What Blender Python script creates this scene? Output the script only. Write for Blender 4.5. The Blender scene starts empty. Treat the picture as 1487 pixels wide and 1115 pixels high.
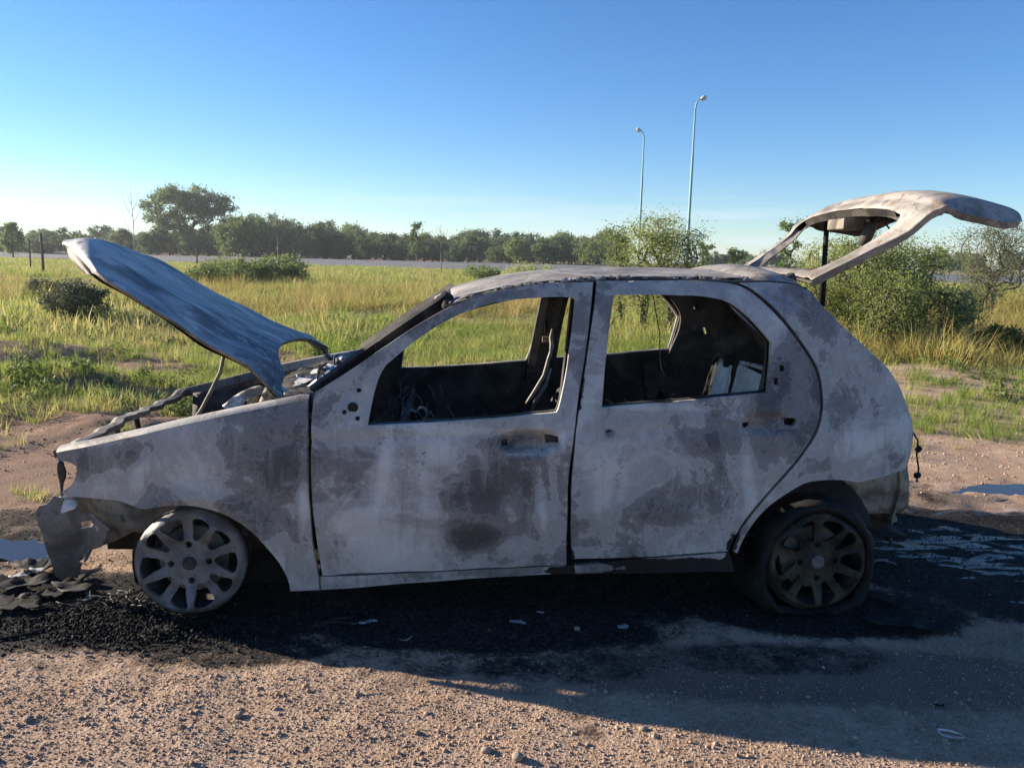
import bpy, bmesh, math, random
import numpy as np
from mathutils import Vector, Matrix, Euler
from mathutils.geometry import delaunay_2d_cdt

# ------------------------------------------------------------------ camera
scene = bpy.context.scene
FPX, CXP, CYP = 1115.0, 743.5, 557.5          # focal length and centre, in photograph pixels
ROLL, HORIZON, CAMH = math.radians(1.3), 377.0, 1.335
PITCH = math.atan((CYP - HORIZON) / FPX)
cam_d = bpy.data.cameras.new('camera')
cam = bpy.data.objects.new('camera', cam_d)
scene.collection.objects.link(cam)
cam_d.sensor_fit = 'HORIZONTAL'
cam_d.sensor_width = 36.0
cam_d.lens = 36.0 * FPX / 1487.0
cam_d.clip_start = 0.05
cam_d.clip_end = 20000
cam.location = (0, 0, CAMH)
cam.rotation_euler = (Matrix.Rotation(math.pi / 2 - PITCH, 3, 'X') @ Matrix.Rotation(ROLL, 3, 'Z')).to_euler()
scene.camera = cam
# ------------------------------------------------------------------ light
SUN_EL, SUN_AZ = math.radians(17.0), math.radians(-72.0)   # azimuth from +Y (view direction), negative = left
SUN_DIR = Vector((math.sin(SUN_AZ) * math.cos(SUN_EL), math.cos(SUN_AZ) * math.cos(SUN_EL), math.sin(SUN_EL)))
world = bpy.data.worlds.new('World')
scene.world = world
world.use_nodes = True
wn = world.node_tree.nodes
wl = world.node_tree.links
bg = wn['Background']
sky = wn.new('ShaderNodeTexSky')
sky.sky_type = 'NISHITA'
sky.sun_disc = False
sky.sun_elevation = SUN_EL
sky.sun_rotation = SUN_AZ
sky.altitude = 200
sky.air_density = 1.0
sky.dust_density = 0.0
sky.ozone_density = 4.5
hs = wn.new('ShaderNodeHueSaturation')
hs.inputs['Saturation'].default_value = 1.14
hs.inputs['Hue'].default_value = 0.507
hs.inputs['Value'].default_value = 1.0
wl.new(sky.outputs[0], hs.inputs['Color'])
# thin streaks of cloud low over the horizon
tc = wn.new('ShaderNodeTexCoord'); sx = wn.new('ShaderNodeSeparateXYZ'); wl.new(tc.outputs['Generated'], sx.inputs[0])
mp = wn.new('ShaderNodeMapping'); mp.inputs['Scale'].default_value = (3.2, 3.2, 30.0); wl.new(tc.outputs['Generated'], mp.inputs[0])
cn = wn.new('ShaderNodeTexNoise'); cn.inputs['Scale'].default_value = 1.3; cn.inputs['Detail'].default_value = 6; cn.inputs['Roughness'].default_value = 0.6; wl.new(mp.outputs[0], cn.inputs['Vector'])
c1 = wn.new('ShaderNodeMapRange'); c1.interpolation_type = 'SMOOTHSTEP'; wl.new(cn.outputs[0], c1.inputs[0]); c1.inputs[1].default_value = 0.42; c1.inputs[2].default_value = 0.72
c2 = wn.new('ShaderNodeMapRange'); c2.interpolation_type = 'SMOOTHSTEP'; wl.new(sx.outputs[2], c2.inputs[0])
c2.inputs[1].default_value = 0.11; c2.inputs[2].default_value = 0.03
c3 = wn.new('ShaderNodeMath'); c3.operation = 'MULTIPLY'; wl.new(c1.outputs[0], c3.inputs[0]); wl.new(c2.outputs[0], c3.inputs[1])
c4 = wn.new('ShaderNodeMath'); c4.operation = 'MULTIPLY'; wl.new(c3.outputs[0], c4.inputs[0]); c4.inputs[1].default_value = 0.5
cx = wn.new('ShaderNodeMix'); cx.data_type = 'RGBA'; wl.new(c4.outputs[0], cx.inputs[0]); wl.new(hs.outputs[0], cx.inputs[6]); cx.inputs[7].default_value = (4.6, 5.2, 6.3, 1)
wl.new(cx.outputs[2], bg.inputs[0])
bg.inputs[1].default_value = 0.072
sun_d = bpy.data.lights.new('sun', 'SUN')
sun_d.energy = 5.0
sun_d.angle = math.radians(0.5)
sun_d.color = (1.0, 0.86, 0.68)
sun = bpy.data.objects.new('sun', sun_d)
sun.rotation_euler = SUN_DIR.to_track_quat('Z', 'Y').to_euler()
sun.location = (-20, 10, 15)
scene.collection.objects.link(sun)
scene.view_settings.view_transform = 'Standard'
scene.view_settings.look = 'None'
scene.view_settings.gamma = 1.0
scene.view_settings.exposure = 1.42
scene.cycles.max_bounces = 8
scene.cycles.transparent_max_bounces = 8

rnd = random.Random(7)
rng = np.random.default_rng(11)
COL = scene.collection

# ------------------------------------------------------------------ pixel <-> world
_cr, _sr, _cp, _sp = math.cos(ROLL), math.sin(ROLL), math.cos(PITCH), math.sin(PITCH)
def ray(px, py):
    u, v = px - CXP, py - CYP
    u2, v2 = u * _cr + v * _sr, -u * _sr + v * _cr
    return np.array((u2, FPX * _cp - v2 * _sp, -FPX * _sp - v2 * _cp)) / FPX
def ground_at(px, py, z=0.0):
    r = ray(px, py)
    t = (z - CAMH) / r[2]
    return r[0] * t, r[1] * t
def at_depth(px, py, d):
    """world point on the ray of a pixel at horizontal distance d"""
    r = ray(px, py)
    t = d / r[1]
    return np.array((r[0] * t, d, CAMH + r[2] * t))
YAW = math.radians(3.64)
NEARW = 0.79
CAR = np.array((0.0149 - NEARW * math.sin(YAW), 2.7365 + NEARW * math.cos(YAW), 0.0))
_cy, _sy = math.cos(YAW), math.sin(YAW)
def w2c(p):
    d = np.asarray(p) - CAR
    return np.array((d[0] * _cy + d[1] * _sy, -d[0] * _sy + d[1] * _cy, d[2]))
_o = w2c((0, 0, CAMH))
def cray(px, py):
    r = ray(px, py)
    return np.array((r[0] * _cy + r[1] * _sy, -r[0] * _sy + r[1] * _cy, r[2]))
def car_y(px, py, y):
    """car-space point where the pixel's ray meets the lateral plane y"""
    r = cray(px, py)
    t = (y - _o[1]) / r[1]
    return _o + r * t
def project_car(P):
    """car-space points (n,3) -> photograph pixels (n,2)"""
    P = np.asarray(P, float)
    wx = P[:, 0] * _cy - P[:, 1] * _sy + CAR[0]
    wy = P[:, 0] * _sy + P[:, 1] * _cy + CAR[1]
    wz = P[:, 2] - CAMH
    dep = wy * _cp - wz * _sp
    up = wy * _sp + wz * _cp
    u2, v2 = FPX * wx / dep, -FPX * up / dep
    return np.stack((u2 * _cr - v2 * _sr + CXP, u2 * _sr + v2 * _cr + CYP), 1)

# ------------------------------------------------------------------ noise
def _h(ix, iy, s):
    n = (ix.astype(np.int64) * 374761393 + iy.astype(np.int64) * 668265263 + s * 69069) & 0x7fffffff
    n = ((n ^ (n >> 13)) * 1274126177) & 0x7fffffff
    return ((n ^ (n >> 16)) & 0xffff) / 65535.0
def vnoise(x, y, s=0):
    x = np.asarray(x, float); y = np.asarray(y, float)
    ix, iy = np.floor(x), np.floor(y)
    fx, fy = x - ix, y - iy
    fx, fy = fx * fx * (3 - 2 * fx), fy * fy * (3 - 2 * fy)
    a, b = _h(ix, iy, s), _h(ix + 1, iy, s)
    c, d = _h(ix, iy + 1, s), _h(ix + 1, iy + 1, s)
    return (a + (b - a) * fx) * (1 - fy) + (c + (d - c) * fx) * fy
def fbm(x, y, s=0, o=4):
    t = 0; a = 0.5
    for i in range(o):
        t = t + a * vnoise(np.asarray(x) * 2 ** i + 17.3 * i, np.asarray(y) * 2 ** i - 9.1 * i, s + i)
        a *= 0.5
    return t / (1 - 0.5 ** o)
def sstep(a, b, x):
    t = np.clip((x - a) / (b - a), 0, 1)
    return t * t * (3 - 2 * t)

# ------------------------------------------------------------------ mesh helpers
def tag(o, label=None, cat=None, group=None, kind=None):
    if label: o['label'] = label
    if cat: o['category'] = cat
    if group: o['group'] = group
    if kind: o['kind'] = kind
    return o
def empty(name, loc=(0, 0, 0), rz=0):
    o = bpy.data.objects.new(name, None)
    o.empty_display_size = 0.1
    o.location = loc
    o.rotation_euler = (0, 0, rz)
    COL.objects.link(o)
    return o
def mesh_obj(name, me, mat, parent=None):
    o = bpy.data.objects.new(name, me)
    if mat is not None and len(me.materials) == 0:
        me.materials.append(mat)
    o.parent = parent
    COL.objects.link(o)
    return o
def np_mesh(name, V, Fq, smooth=True):
    """V (n,3), Fq (m,3 or 4) arrays -> mesh"""
    V = np.asarray(V, np.float32); Fq = np.asarray(Fq, np.int32)
    k = Fq.shape[1]
    me = bpy.data.meshes.new(name)
    me.vertices.add(len(V)); me.vertices.foreach_set('co', V.ravel())
    me.loops.add(Fq.size); me.loops.foreach_set('vertex_index', Fq.ravel())
    me.polygons.add(len(Fq))
    me.polygons.foreach_set('loop_start', np.arange(0, Fq.size, k, dtype=np.int32))
    me.polygons.foreach_set('loop_total', np.full(len(Fq), k, np.int32))
    me.polygons.foreach_set('use_smooth', np.full(len(Fq), smooth))
    me.update(calc_edges=True)
    me.validate()
    return me
class MB:
    """collects simple shapes into one mesh"""
    def __init__(self): self.v = []; self.f = []
    def add(self, V, F):
        o = len(self.v)
        self.v += [tuple(map(float, p)) for p in V]
        self.f += [tuple(i + o for i in f) for f in F]
        return self
    def grid(self, rows, close_u=False, close_v=False):
        rows = [list(r) for r in rows]
        n, m = len(rows), len(rows[0])
        F = []
        for i in range(n if close_u else n - 1):
            for j in range(m if close_v else m - 1):
                a, b = i, (i + 1) % n
                c, d = j, (j + 1) % m
                F.append((a * m + c, b * m + c, b * m + d, a * m + d))
        return self.add([p for r in rows for p in r], F)
    def box(self, c, s, rot=None):
        V = []
        R = Euler(rot).to_matrix() if rot else None
        for sx in (-1, 1):
            for sy in (-1, 1):
                for sz in (-1, 1):
                    p = Vector((sx * s[0] / 2, sy * s[1] / 2, sz * s[2] / 2))
                    if R: p = R @ p
                    V.append((p.x + c[0], p.y + c[1], p.z + c[2]))
        return self.add(V, [(0, 1, 3, 2), (4, 6, 7, 5), (0, 4, 5, 1), (2, 3, 7, 6), (0, 2, 6, 4), (1, 5, 7, 3)])
    def tube(self, pts, rad, n=7, cap=True):
        pts = [Vector(p) for p in pts]
        if not hasattr(rad, '__len__'): rad = [rad] * len(pts)
        rows = []
        prev = None
        for i, p in enumerate(pts):
            t = (pts[min(i + 1, len(pts) - 1)] - pts[max(i - 1, 0)])
            if t.length < 1e-9: t = Vector((0, 0, 1))
            t.normalize()
            ref = prev if prev is not None else (Vector((0, 0, 1)) if abs(t.z) < 0.9 else Vector((1, 0, 0)))
            a = ref - t * ref.dot(t)
            if a.length < 1e-6: a = t.orthogonal()
            a.normalize(); prev = a
            b = t.cross(a)
            rows.append([p + (a * math.cos(2 * math.pi * k / n) + b * math.sin(2 * math.pi * k / n)) * rad[i] for k in range(n)])
        o = len(self.v)
        self.grid(rows, close_v=True)
        if cap:
            self.f.append(tuple(o + k for k in range(n))[::-1])
            self.f.append(tuple(o + (len(pts) - 1) * n + k for k in range(n)))
        return self
    def lathe(self, prof, n=32, axis='y', c=(0, 0, 0)):
        """prof: list of (r, h); revolved about the axis through c"""
        rows = []
        for r, h in prof:
            row = []
            for k in range(n):
                a = 2 * math.pi * k / n
                if axis == 'y': row.append((c[0] + r * math.cos(a), c[1] + h, c[2] + r * math.sin(a)))
                else: row.append((c[0] + r * math.cos(a), c[1] + r * math.sin(a), c[2] + h))
            rows.append(row)
        return self.grid(rows, close_v=True)
    def build(self, name, mat, parent=None, smooth=False, bevel=0, solid=0):
        me = bpy.data.meshes.new(name)
        me.from_pydata(self.v, [], self.f)
        me.polygons.foreach_set('use_smooth', [smooth] * len(me.polygons))
        bm = bmesh.new(); bm.from_mesh(me)
        bmesh.ops.recalc_face_normals(bm, faces=bm.faces)
        bm.to_mesh(me); bm.free()
        o = mesh_obj(name, me, mat, parent)
        if solid:
            m = o.modifiers.new('solid', 'SOLIDIFY'); m.thickness = solid; m.offset = 0
        if bevel:
            m = o.modifiers.new('bevel', 'BEVEL'); m.width = bevel; m.segments = 2; m.limit_method = 'ANGLE'
        return o

# ------------------------------------------------------------------ material helpers
class NT:
    def __init__(self, name):
        self.m = bpy.data.materials.new(name)
        self.m.use_nodes = True
        self.t = self.m.node_tree
        self.b = self.t.nodes['Principled BSDF']
        self.b.inputs['Specular IOR Level'].default_value = 0.3
    def n(self, typ, **kw):
        nd = self.t.nodes.new('ShaderNode' + typ)
        for k, v in kw.items(): setattr(nd, k, v)
        return nd
    def link(self, a, b): self.t.links.new(a, b)
    def put(self, sock, v):
        if isinstance(v, bpy.types.NodeSocket): self.link(v, sock)
        else: sock.default_value = v
    def coord(self, which='Object'):
        if not hasattr(self, '_tc'): self._tc = self.n('TexCoord')
        return self._tc.outputs[which]
    def noise(self, scale, detail=5, rough=0.55, dist=0.0, vec=None, out=0):
        nd = self.n('TexNoise')
        nd.inputs['Scale'].default_value = scale; nd.inputs['Detail'].default_value = detail
        nd.inputs['Roughness'].default_value = rough; nd.inputs['Distortion'].default_value = dist
        self.link(vec if vec is not None else self.coord(), nd.inputs['Vector'])
        return nd.outputs[out]
    def voro(self, scale, vec=None, feature='F1', out='Distance'):
        nd = self.n('TexVoronoi', feature=feature)
        nd.inputs['Scale'].default_value = scale
        self.link(vec if vec is not None else self.coord(), nd.inputs['Vector'])
        return nd.outputs[out]
    def attr(self, name):
        nd = self.n('Attribute'); nd.attribute_name = name
        return nd.outputs['Fac']
    def math(self, op, a, b=0.0, clamp=False):
        nd = self.n('Math', operation=op, use_clamp=clamp)
        self.put(nd.inputs[0], a); self.put(nd.inputs[1], b)
        return nd.outputs[0]
    def ramp(self, v, a, b, lo=0.0, hi=1.0):
        nd = self.n('MapRange', interpolation_type='SMOOTHSTEP')
        self.put(nd.inputs[0], v)
        for i, x in ((1, a), (2, b), (3, lo), (4, hi)): self.put(nd.inputs[i], x)
        return nd.outputs[0]
    def mix(self, fac, a, b, mode='MIX'):
        nd = self.n('Mix', data_type='RGBA', blend_type=mode)
        self.put(nd.inputs[0], fac)
        for s, v in ((nd.inputs[6], a), (nd.inputs[7], b)):
            if isinstance(v, bpy.types.NodeSocket): self.link(v, s)
            else: s.default_value = (*v, 1)
        return nd.outputs[2]
    def bump(self, h, strength=0.3, dist=0.01, normal=None):
        nd = self.n('Bump')
        nd.inputs['Strength'].default_value = strength; nd.inputs['Distance'].default_value = dist
        self.link(h, nd.inputs['Height'])
        if normal is not None: self.link(normal, nd.inputs['Normal'])
        return nd.outputs[0]
    def out(self, col=None, rough=None, normal=None, metal=None, spec=None):
        if col is not None: self.put(self.b.inputs['Base Color'], col if isinstance(col, bpy.types.NodeSocket) else (*col, 1))
        if rough is not None: self.put(self.b.inputs['Roughness'], rough)
        if metal is not None: self.put(self.b.inputs['Metallic'], metal)
        if spec is not None: self.put(self.b.inputs['Specular IOR Level'], spec)
        if normal is not None: self.link(normal, self.b.inputs['Normal'])
        return self.m

M = {}
def make_materials():
    # burnt body paint: ash-pale, violet grey, rust and soot patches with tide-mark edges
    def burnt(name, use_attr=True, light=1.0):
        t = NT(name)
        w = t.noise(2.1, 3, 0.5, out=1)
        vec = t.n('Vector' + 'Math', operation='MULTIPLY_ADD')
        t.link(w, vec.inputs[0]); vec.inputs[1].default_value = (0.30, 0.30, 0.30); t.link(t.coord(), vec.inputs[2])
        oi_ = t.n('ObjectInfo'); sh = t.n('Vector' + 'Math', operation='ADD')
        t.link(vec.outputs[0], sh.inputs[0]); t.link(t.math('MULTIPLY', oi_.outputs['Random'], 9.0), sh.inputs[1])
        wv = sh.outputs[0]
        big = t.noise(1.7, 6, 0.58, 0.5, wv)
        mid = t.noise(5.5, 7, 0.6, 0.7, wv)
        fine = t.noise(38, 6, 0.65)
        grit = t.noise(170, 3, 0.7)
        pre = t.math('ADD', t.math('MULTIPLY', big, 0.65), t.math('MULTIPLY', mid, 0.35))
        def masked(a, amp, lo, hi, src=None, jit=0.10):
            v = t.math('MULTIPLY', t.math('SUBTRACT', src if src is not None else pre, 0.5), amp)
            v = t.math('ADD', v, t.math('MULTIPLY', t.math('SUBTRACT', fine, 0.5), jit * 2))
            if use_attr: v = t.math('ADD', v, t.attr(a))
            return t.ramp(v, lo, hi)
        # tone: broad soft clouds with a few crisp tide edges
        soft = t.noise(2.0, 4, 0.5, 0.25, wv)
        tone = t.math('ADD', t.math('MULTIPLY', t.math('SUBTRACT', soft, 0.5), 1.45), t.math('MULTIPLY', t.math('SUBTRACT', mid, 0.5), 0.85))
        tone = t.math('ADD', tone, t.math('MULTIPLY', t.math('SUBTRACT', fine, 0.5), 0.36))
        tone = t.math('ADD', tone, 0.515)
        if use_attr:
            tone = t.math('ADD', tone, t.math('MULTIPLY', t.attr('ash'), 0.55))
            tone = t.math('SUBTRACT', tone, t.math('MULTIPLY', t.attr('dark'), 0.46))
        rp = t.n('ValToRGB'); t.link(tone, rp.inputs[0])
        L_ = light
        stops = [(0.0, (.060, .053, .054)), (0.22, (.105, .094, .096)), (0.32, (.165, .150, .150)), (0.47, (.225, .206, .203)), (0.515, (.300, .280, .274)), (0.66, (.355, .333, .325)), (0.73, (.43, .408, .398)), (1.0, (.56, .54, .53))]
        e = rp.color_ramp.elements
        while len(e) < len(stops): e.new(0.5)
        for q, (p_, c_) in zip(e, stops): q.position = p_; q.color = (c_[0] * L_ * 0.985, c_[1] * L_ * 1.015, c_[2] * L_ * 0.975, 1)
        c = rp.outputs[0]
        # pale rim along one tide line, dark grain inside the scorched patches
        rim_ = t.math('MULTIPLY', t.ramp(tone, 0.46, 0.495), t.ramp(tone, 0.54, 0.505))
        c = t.mix(t.math('MULTIPLY', rim_, 0.34), c, (0.50 * light, 0.475 * light, 0.46 * light))
        c = t.mix(t.math('MULTIPLY', t.math('MULTIPLY', t.ramp(tone, 0.52, 0.30), t.ramp(fine, 0.50, 0.66)), 0.65), c, (0.050, 0.044, 0.045))
        rim2_ = t.math('MULTIPLY', t.ramp(tone, 0.26, 0.285), t.ramp(tone, 0.32, 0.295))
        c = t.mix(t.math('MULTIPLY', rim2_, 0.30), c, (0.34 * light, 0.32 * light, 0.31 * light))
        # pale filaments and fine vertical run marks
        fl = t.noise(3.1, 5, 0.55, 1.6, wv)
        ridge = t.math('SUBTRACT', 1.0, t.math('MULTIPLY', t.math('ABSOLUTE', t.math('SUBTRACT', fl, 0.5)), 22.0), True)
        ridge = t.math('MULTIPLY', ridge, t.ramp(soft, 0.44, 0.60))
        c = t.mix(t.math('MULTIPLY', ridge, 0.42), c, (0.54 * light, 0.52 * light, 0.51 * light))
        mpv = t.n('Mapping'); mpv.inputs['Scale'].default_value = (26.0, 26.0, 2.2); t.link(t.coord(), mpv.inputs[0])
        runs = t.noise(1.0, 5, 0.6, 0.3, mpv.outputs[0])
        c = t.mix(t.math('MULTIPLY', t.ramp(runs, 0.56, 0.72), 0.30), c, (0.10, 0.09, 0.09))
        c = t.mix(t.math('MULTIPLY', t.ramp(runs, 0.44, 0.30), 0.22), c, (0.50 * light, 0.48 * light, 0.47 * light))
        blis = t.noise(75, 4, 0.7)
        c = t.mix(t.math('MULTIPLY', t.math('MULTIPLY', t.ramp(blis, 0.54, 0.62), t.ramp(mid, 0.50, 0.40)), 0.6), c, (0.06, 0.053, 0.052))
        ru = masked('rust', 2.0, 0.45, 0.75, mid, 0.3)
        c = t.mix(t.math('MULTIPLY', ru, 0.65), c, (0.22, 0.145, 0.085))
        bl = masked('blue', 2.0, 0.45, 0.8, mid, 0.35)
        c = t.mix(t.math('MULTIPLY', bl, 0.7), c, (0.13, 0.17, 0.25))
        # speckle
        c = t.mix(t.math('MULTIPLY', t.ramp(grit, 0.58, 0.72), 0.40), c, (0.05, 0.045, 0.045))
        c = t.mix(t.math('MULTIPLY', t.ramp(grit, 0.42, 0.30), 0.22), c, (0.55, 0.53, 0.52))
        so = masked('soot', 1.3, 0.42, 0.55, mid, 0.45)
        c = t.mix(so, c, (0.012, 0.011, 0.012))
        bm_ = t.bump(fine, 0.25, 0.004)
        bm2 = t.bump(pre, 0.25, 0.03, bm_)
        bm3 = t.bump(grit, 0.18, 0.0015, bm2)
        r = t.ramp(pre, 0.35, 0.65, 0.46, 0.72)
        return t.out(c, r, bm3, 0.0, 0.4)
    M['paint'] = burnt('burnt_paint')
    M['paint_plain'] = burnt('burnt_paint_pale', False, 1.05)
    # hood outer skin: streaky blue grey
    t = NT('burnt_hood_paint')
    mp = t.n('Mapping'); mp.inputs['Rotation'].default_value = (0, math.radians(-27), 0)
    t.link(t.coord(), mp.inputs[0])
    mp2 = t.n('Mapping'); mp2.inputs['Scale'].default_value = (0.9, 2.0, 2.0); t.link(mp.outputs[0], mp2.inputs[0])
    a = t.noise(2.3, 7, 0.6, 1.1, mp2.outputs[0]); b = t.noise(7, 6, 0.62, 0.8, mp2.outputs[0]); g = t.noise(90, 4, 0.7)
    sp = t.noise(34, 5, 0.7)
    c = t.mix(t.ramp(a, 0.34, 0.62), (0.12, 0.118, 0.118), (0.40, 0.395, 0.385))
    c = t.mix(t.math('MULTIPLY', t.ramp(b, 0.54, 0.64), 0.75), c, (0.56, 0.55, 0.54))
    c = t.mix(t.math('MULTIPLY', t.ramp(b, 0.43, 0.35), 0.8), c, (0.040, 0.044, 0.053))
    flake = t.math('MULTIPLY', t.ramp(sp, 0.55, 0.62), t.attr('flake'))
    c = t.mix(t.math('MULTIPLY', t.attr('flake'), 0.75), c, (0.055, 0.062, 0.078))
    c = t.mix(flake, c, (0.47, 0.50, 0.53))
    c = t.mix(t.math('MULTIPLY', t.ramp(g, 0.58, 0.7), 0.4), c, (0.045, 0.045, 0.05))
    M['hood'] = t.out(c, t.ramp(b, 0.3, 0.7, 0.38, 0.65), t.bump(g, 0.25, 0.002, t.bump(sp, 0.2, 0.004)), 0, 0.45)
    # pale scorched bare metal (tailgate frame, roof edge)
    t = NT('scorched_metal')
    a = t.noise(3.2, 7, 0.6, 1.0); b = t.noise(16, 6, 0.65, 0.5); g = t.noise(120, 3, 0.7)
    c = t.mix(t.ramp(a, 0.35, 0.62), (0.15, 0.14, 0.126), (0.36, 0.335, 0.30))
    c = t.mix(t.math('MULTIPLY', t.ramp(b, 0.53, 0.64), 0.7), c, (0.20, 0.125, 0.075))
    c = t.mix(t.math('MULTIPLY', t.ramp(b, 0.44, 0.36), 0.75), c, (0.10, 0.095, 0.10))
    c = t.mix(t.math('MULTIPLY', t.ramp(g, 0.56, 0.68), 0.5), c, (0.06, 0.055, 0.05))
    M['scorch'] = t.out(c, 0.62, t.bump(b, 0.3, 0.004, t.bump(g, 0.2, 0.0015)), 0, 0.35)
    # sooty inner metal
    t = NT('sooty_metal')
    a = t.noise(4.5, 7, 0.62, 0.8); b = t.noise(26, 6, 0.65); g = t.noise(130, 3, 0.7)
    c = t.mix(t.ramp(a, 0.38, 0.66), (0.016, 0.015, 0.015), (0.075, 0.068, 0.062))
    c = t.mix(t.math('MULTIPLY', t.ramp(b, 0.60, 0.72), 0.6), c, (0.20, 0.185, 0.17))
    c = t.mix(t.math('MULTIPLY', t.ramp(g, 0.6, 0.72), 0.35), c, (0.12, 0.075, 0.045))
    M['soot'] = t.out(c, 0.68, t.bump(b, 0.4, 0.006, t.bump(g, 0.2, 0.002)), 0, 0.3)
    # rusted olive brown sheet (bumper carriers, wheel houses)
    t = NT('rusted_sheet')
    a = t.noise(5, 7, 0.6, 0.8); b = t.noise(22, 6, 0.65); g = t.noise(120, 3, 0.7)
    c = t.mix(t.ramp(a, 0.36, 0.64), (0.075, 0.062, 0.048), (0.27, 0.235, 0.18))
    c = t.mix(t.math('MULTIPLY', t.ramp(b, 0.55, 0.66), 0.8), c, (0.17, 0.095, 0.045))
    c = t.mix(t.math('MULTIPLY', t.ramp(b, 0.43, 0.33), 0.8), c, (0.03, 0.028, 0.026))
    c = t.mix(t.math('MULTIPLY', t.ramp(g, 0.6, 0.7), 0.5), c, (0.03, 0.028, 0.026))
    M['rust'] = t.out(c, 0.62, t.bump(b, 0.35, 0.004, t.bump(g, 0.2, 0.0015)), 0, 0.35)
    t = NT('charred_black')
    a = t.noise(30, 6, 0.65)
    c = t.mix(t.ramp(a, 0.4, 0.7), (0.004, 0.004, 0.004), (0.016, 0.015, 0.015))
    M['char'] = t.out(c, 0.75, t.bump(a, 0.5, 0.006), 0, 0.3)
    t = NT('aluminium_ash')
    a = t.noise(9, 7, 0.65, 0.6); b = t.noise(60, 5, 0.65)
    c = t.mix(t.ramp(a, 0.36, 0.62), (0.24, 0.25, 0.265), (0.60, 0.61, 0.62))
    c = t.mix(t.math('MULTIPLY', t.ramp(b, 0.56, 0.68), 0.6), c, (0.05, 0.05, 0.05))
    M['alu'] = t.out(c, 0.5, t.bump(b, 0.3, 0.003), 0.25, 0.4)
    t = NT('hub_cap_ash')
    a = t.noise(7, 6, 0.6, 0.8); b = t.noise(40, 6, 0.65); g = t.noise(220, 2, 0.7)
    c = t.mix(t.ramp(a, 0.35, 0.65), (0.075, 0.070, 0.067), (0.19, 0.18, 0.172))
    c = t.mix(t.math('MULTIPLY', t.ramp(b, 0.55, 0.66), 0.7), c, (0.16, 0.105, 0.065))
    c = t.mix(t.math('MULTIPLY', t.ramp(b, 0.42, 0.34), 0.7), c, (0.045, 0.042, 0.042))
    c = t.mix(t.math('MULTIPLY', t.ramp(g, 0.58, 0.7), 0.4), c, (0.04, 0.04, 0.04))
    M['hub'] = t.out(c, 0.55, t.bump(b, 0.25, 0.003, t.bump(g, 0.15, 0.001)), 0, 0.4)
    t = NT('hub_cap_scorched_shade')  # scorched olive, darkened further so the colour carries the rear wheel's deeper shade
    a = t.noise(6, 6, 0.6, 0.8); b = t.noise(45, 6, 0.65)
    c = t.mix(t.ramp(a, 0.42, 0.62), (0.010, 0.009, 0.008), (0.055, 0.045, 0.026))
    c = t.mix(t.math('MULTIPLY', t.ramp(b, 0.55, 0.68), 0.7), c, (0.02, 0.019, 0.018))
    M['hub_dark'] = t.out(c, 0.6, t.bump(b, 0.3, 0.003), 0, 0.35)
make_materials()
# ================================================================== the burnt car
car = empty('burnt_car', tuple(CAR), YAW)
tag(car, 'burnt-out pale grey hatchback with raised hood and open tailgate on charred dirt', 'car')
HUBX, HUBZ = 1.1865, 0.208
_WZ = np.array([-0.2, 0.05, 0.15, 0.30, 0.45, 0.60, 0.70, 0.76, 0.85, 1.00, 1.15, 1.25, 1.30, 1.6])
_WV = np.array([0.745, 0.757, 0.776, 0.793, 0.800, 0.796, 0.783, 0.765, 0.735, 0.685, 0.630, 0.578, 0.535, 0.30])
_zz = np.linspace(-0.2, 1.6, 400)
_ww = np.interp(_zz, _WZ, _WV)
for _k in range(40):
    _ww[1:-1] = (_ww[:-2] + _ww[1:-1] * 2 + _ww[2:]) / 4
def W(x, z):
    x = np.asarray(x, float); z = np.asarray(z, float)
    w = np.interp(z, _zz, _ww)
    w = w - 0.155 * np.clip((-0.95 - x) / 0.85, 0, 2) ** 2 - 0.15 * np.clip((x - 1.0) / 0.6, 0, 2) ** 2.3
    return w
def relief(x, z):
    """outward relief of the side skin: arch lips, swage line, heat waviness"""
    x = np.asarray(x, float); z = np.asarray(z, float)
    r = 0
    for hx, R in ((-HUBX + 0.03, 0.285), (HUBX + 0.0, 0.30)):
        d = np.hypot(x - hx, z - HUBZ + 0.03)
        r = r + 0.013 * np.exp(-((d - R) / 0.035) ** 2)
    r = r + 0.007 * np.exp(-((z - (0.40 + 0.02 * x)) / 0.05) ** 2) * sstep(-0.8, -0.6, x) * (1 - sstep(0.75, 0.95, x))
    r = r - 0.006 * np.exp(-((z - (0.70 + 0.035 * x)) / 0.018) ** 2) * (np.abs(x) < 0.95)
    r = r + 0.016 * (fbm(x * 2.7, z * 2.7, 5, 3) - 0.5) + 0.004 * (fbm(x * 9, z * 9, 8, 2) - 0.5)
    return r
def side(px, py):
    y = -0.76
    for _ in range(25):
        P = car_y(px, py, y)
        y = 0.5 * y + 0.5 * float(-W(P[0], P[2]))
    return car_y(px, py, y)
def chaikin(pts, it=2, cos_lim=0.72):
    pts = [np.asarray(p, float) for p in pts]
    for _ in range(it):
        new = []
        n = len(pts)
        for i in range(n):
            a, b, c = pts[i - 1], pts[i], pts[(i + 1) % n]
            u, v = b - a, c - b
            cs = np.dot(u, v) / (np.linalg.norm(u) * np.linalg.norm(v) + 1e-12)
            if cs < cos_lim: new.append(b)
            else: new += [b - u * 0.25, b + v * 0.25]
        pts = new
    return pts
def densify(pts, step):
    out = []
    n = len(pts)
    for i in range(n):
        a, b = pts[i], pts[(i + 1) % n]
        k = max(1, int(round(np.linalg.norm(b - a) / step)))
        for j in range(k): out.append(a + (b - a) * j / k)
    return out
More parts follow.
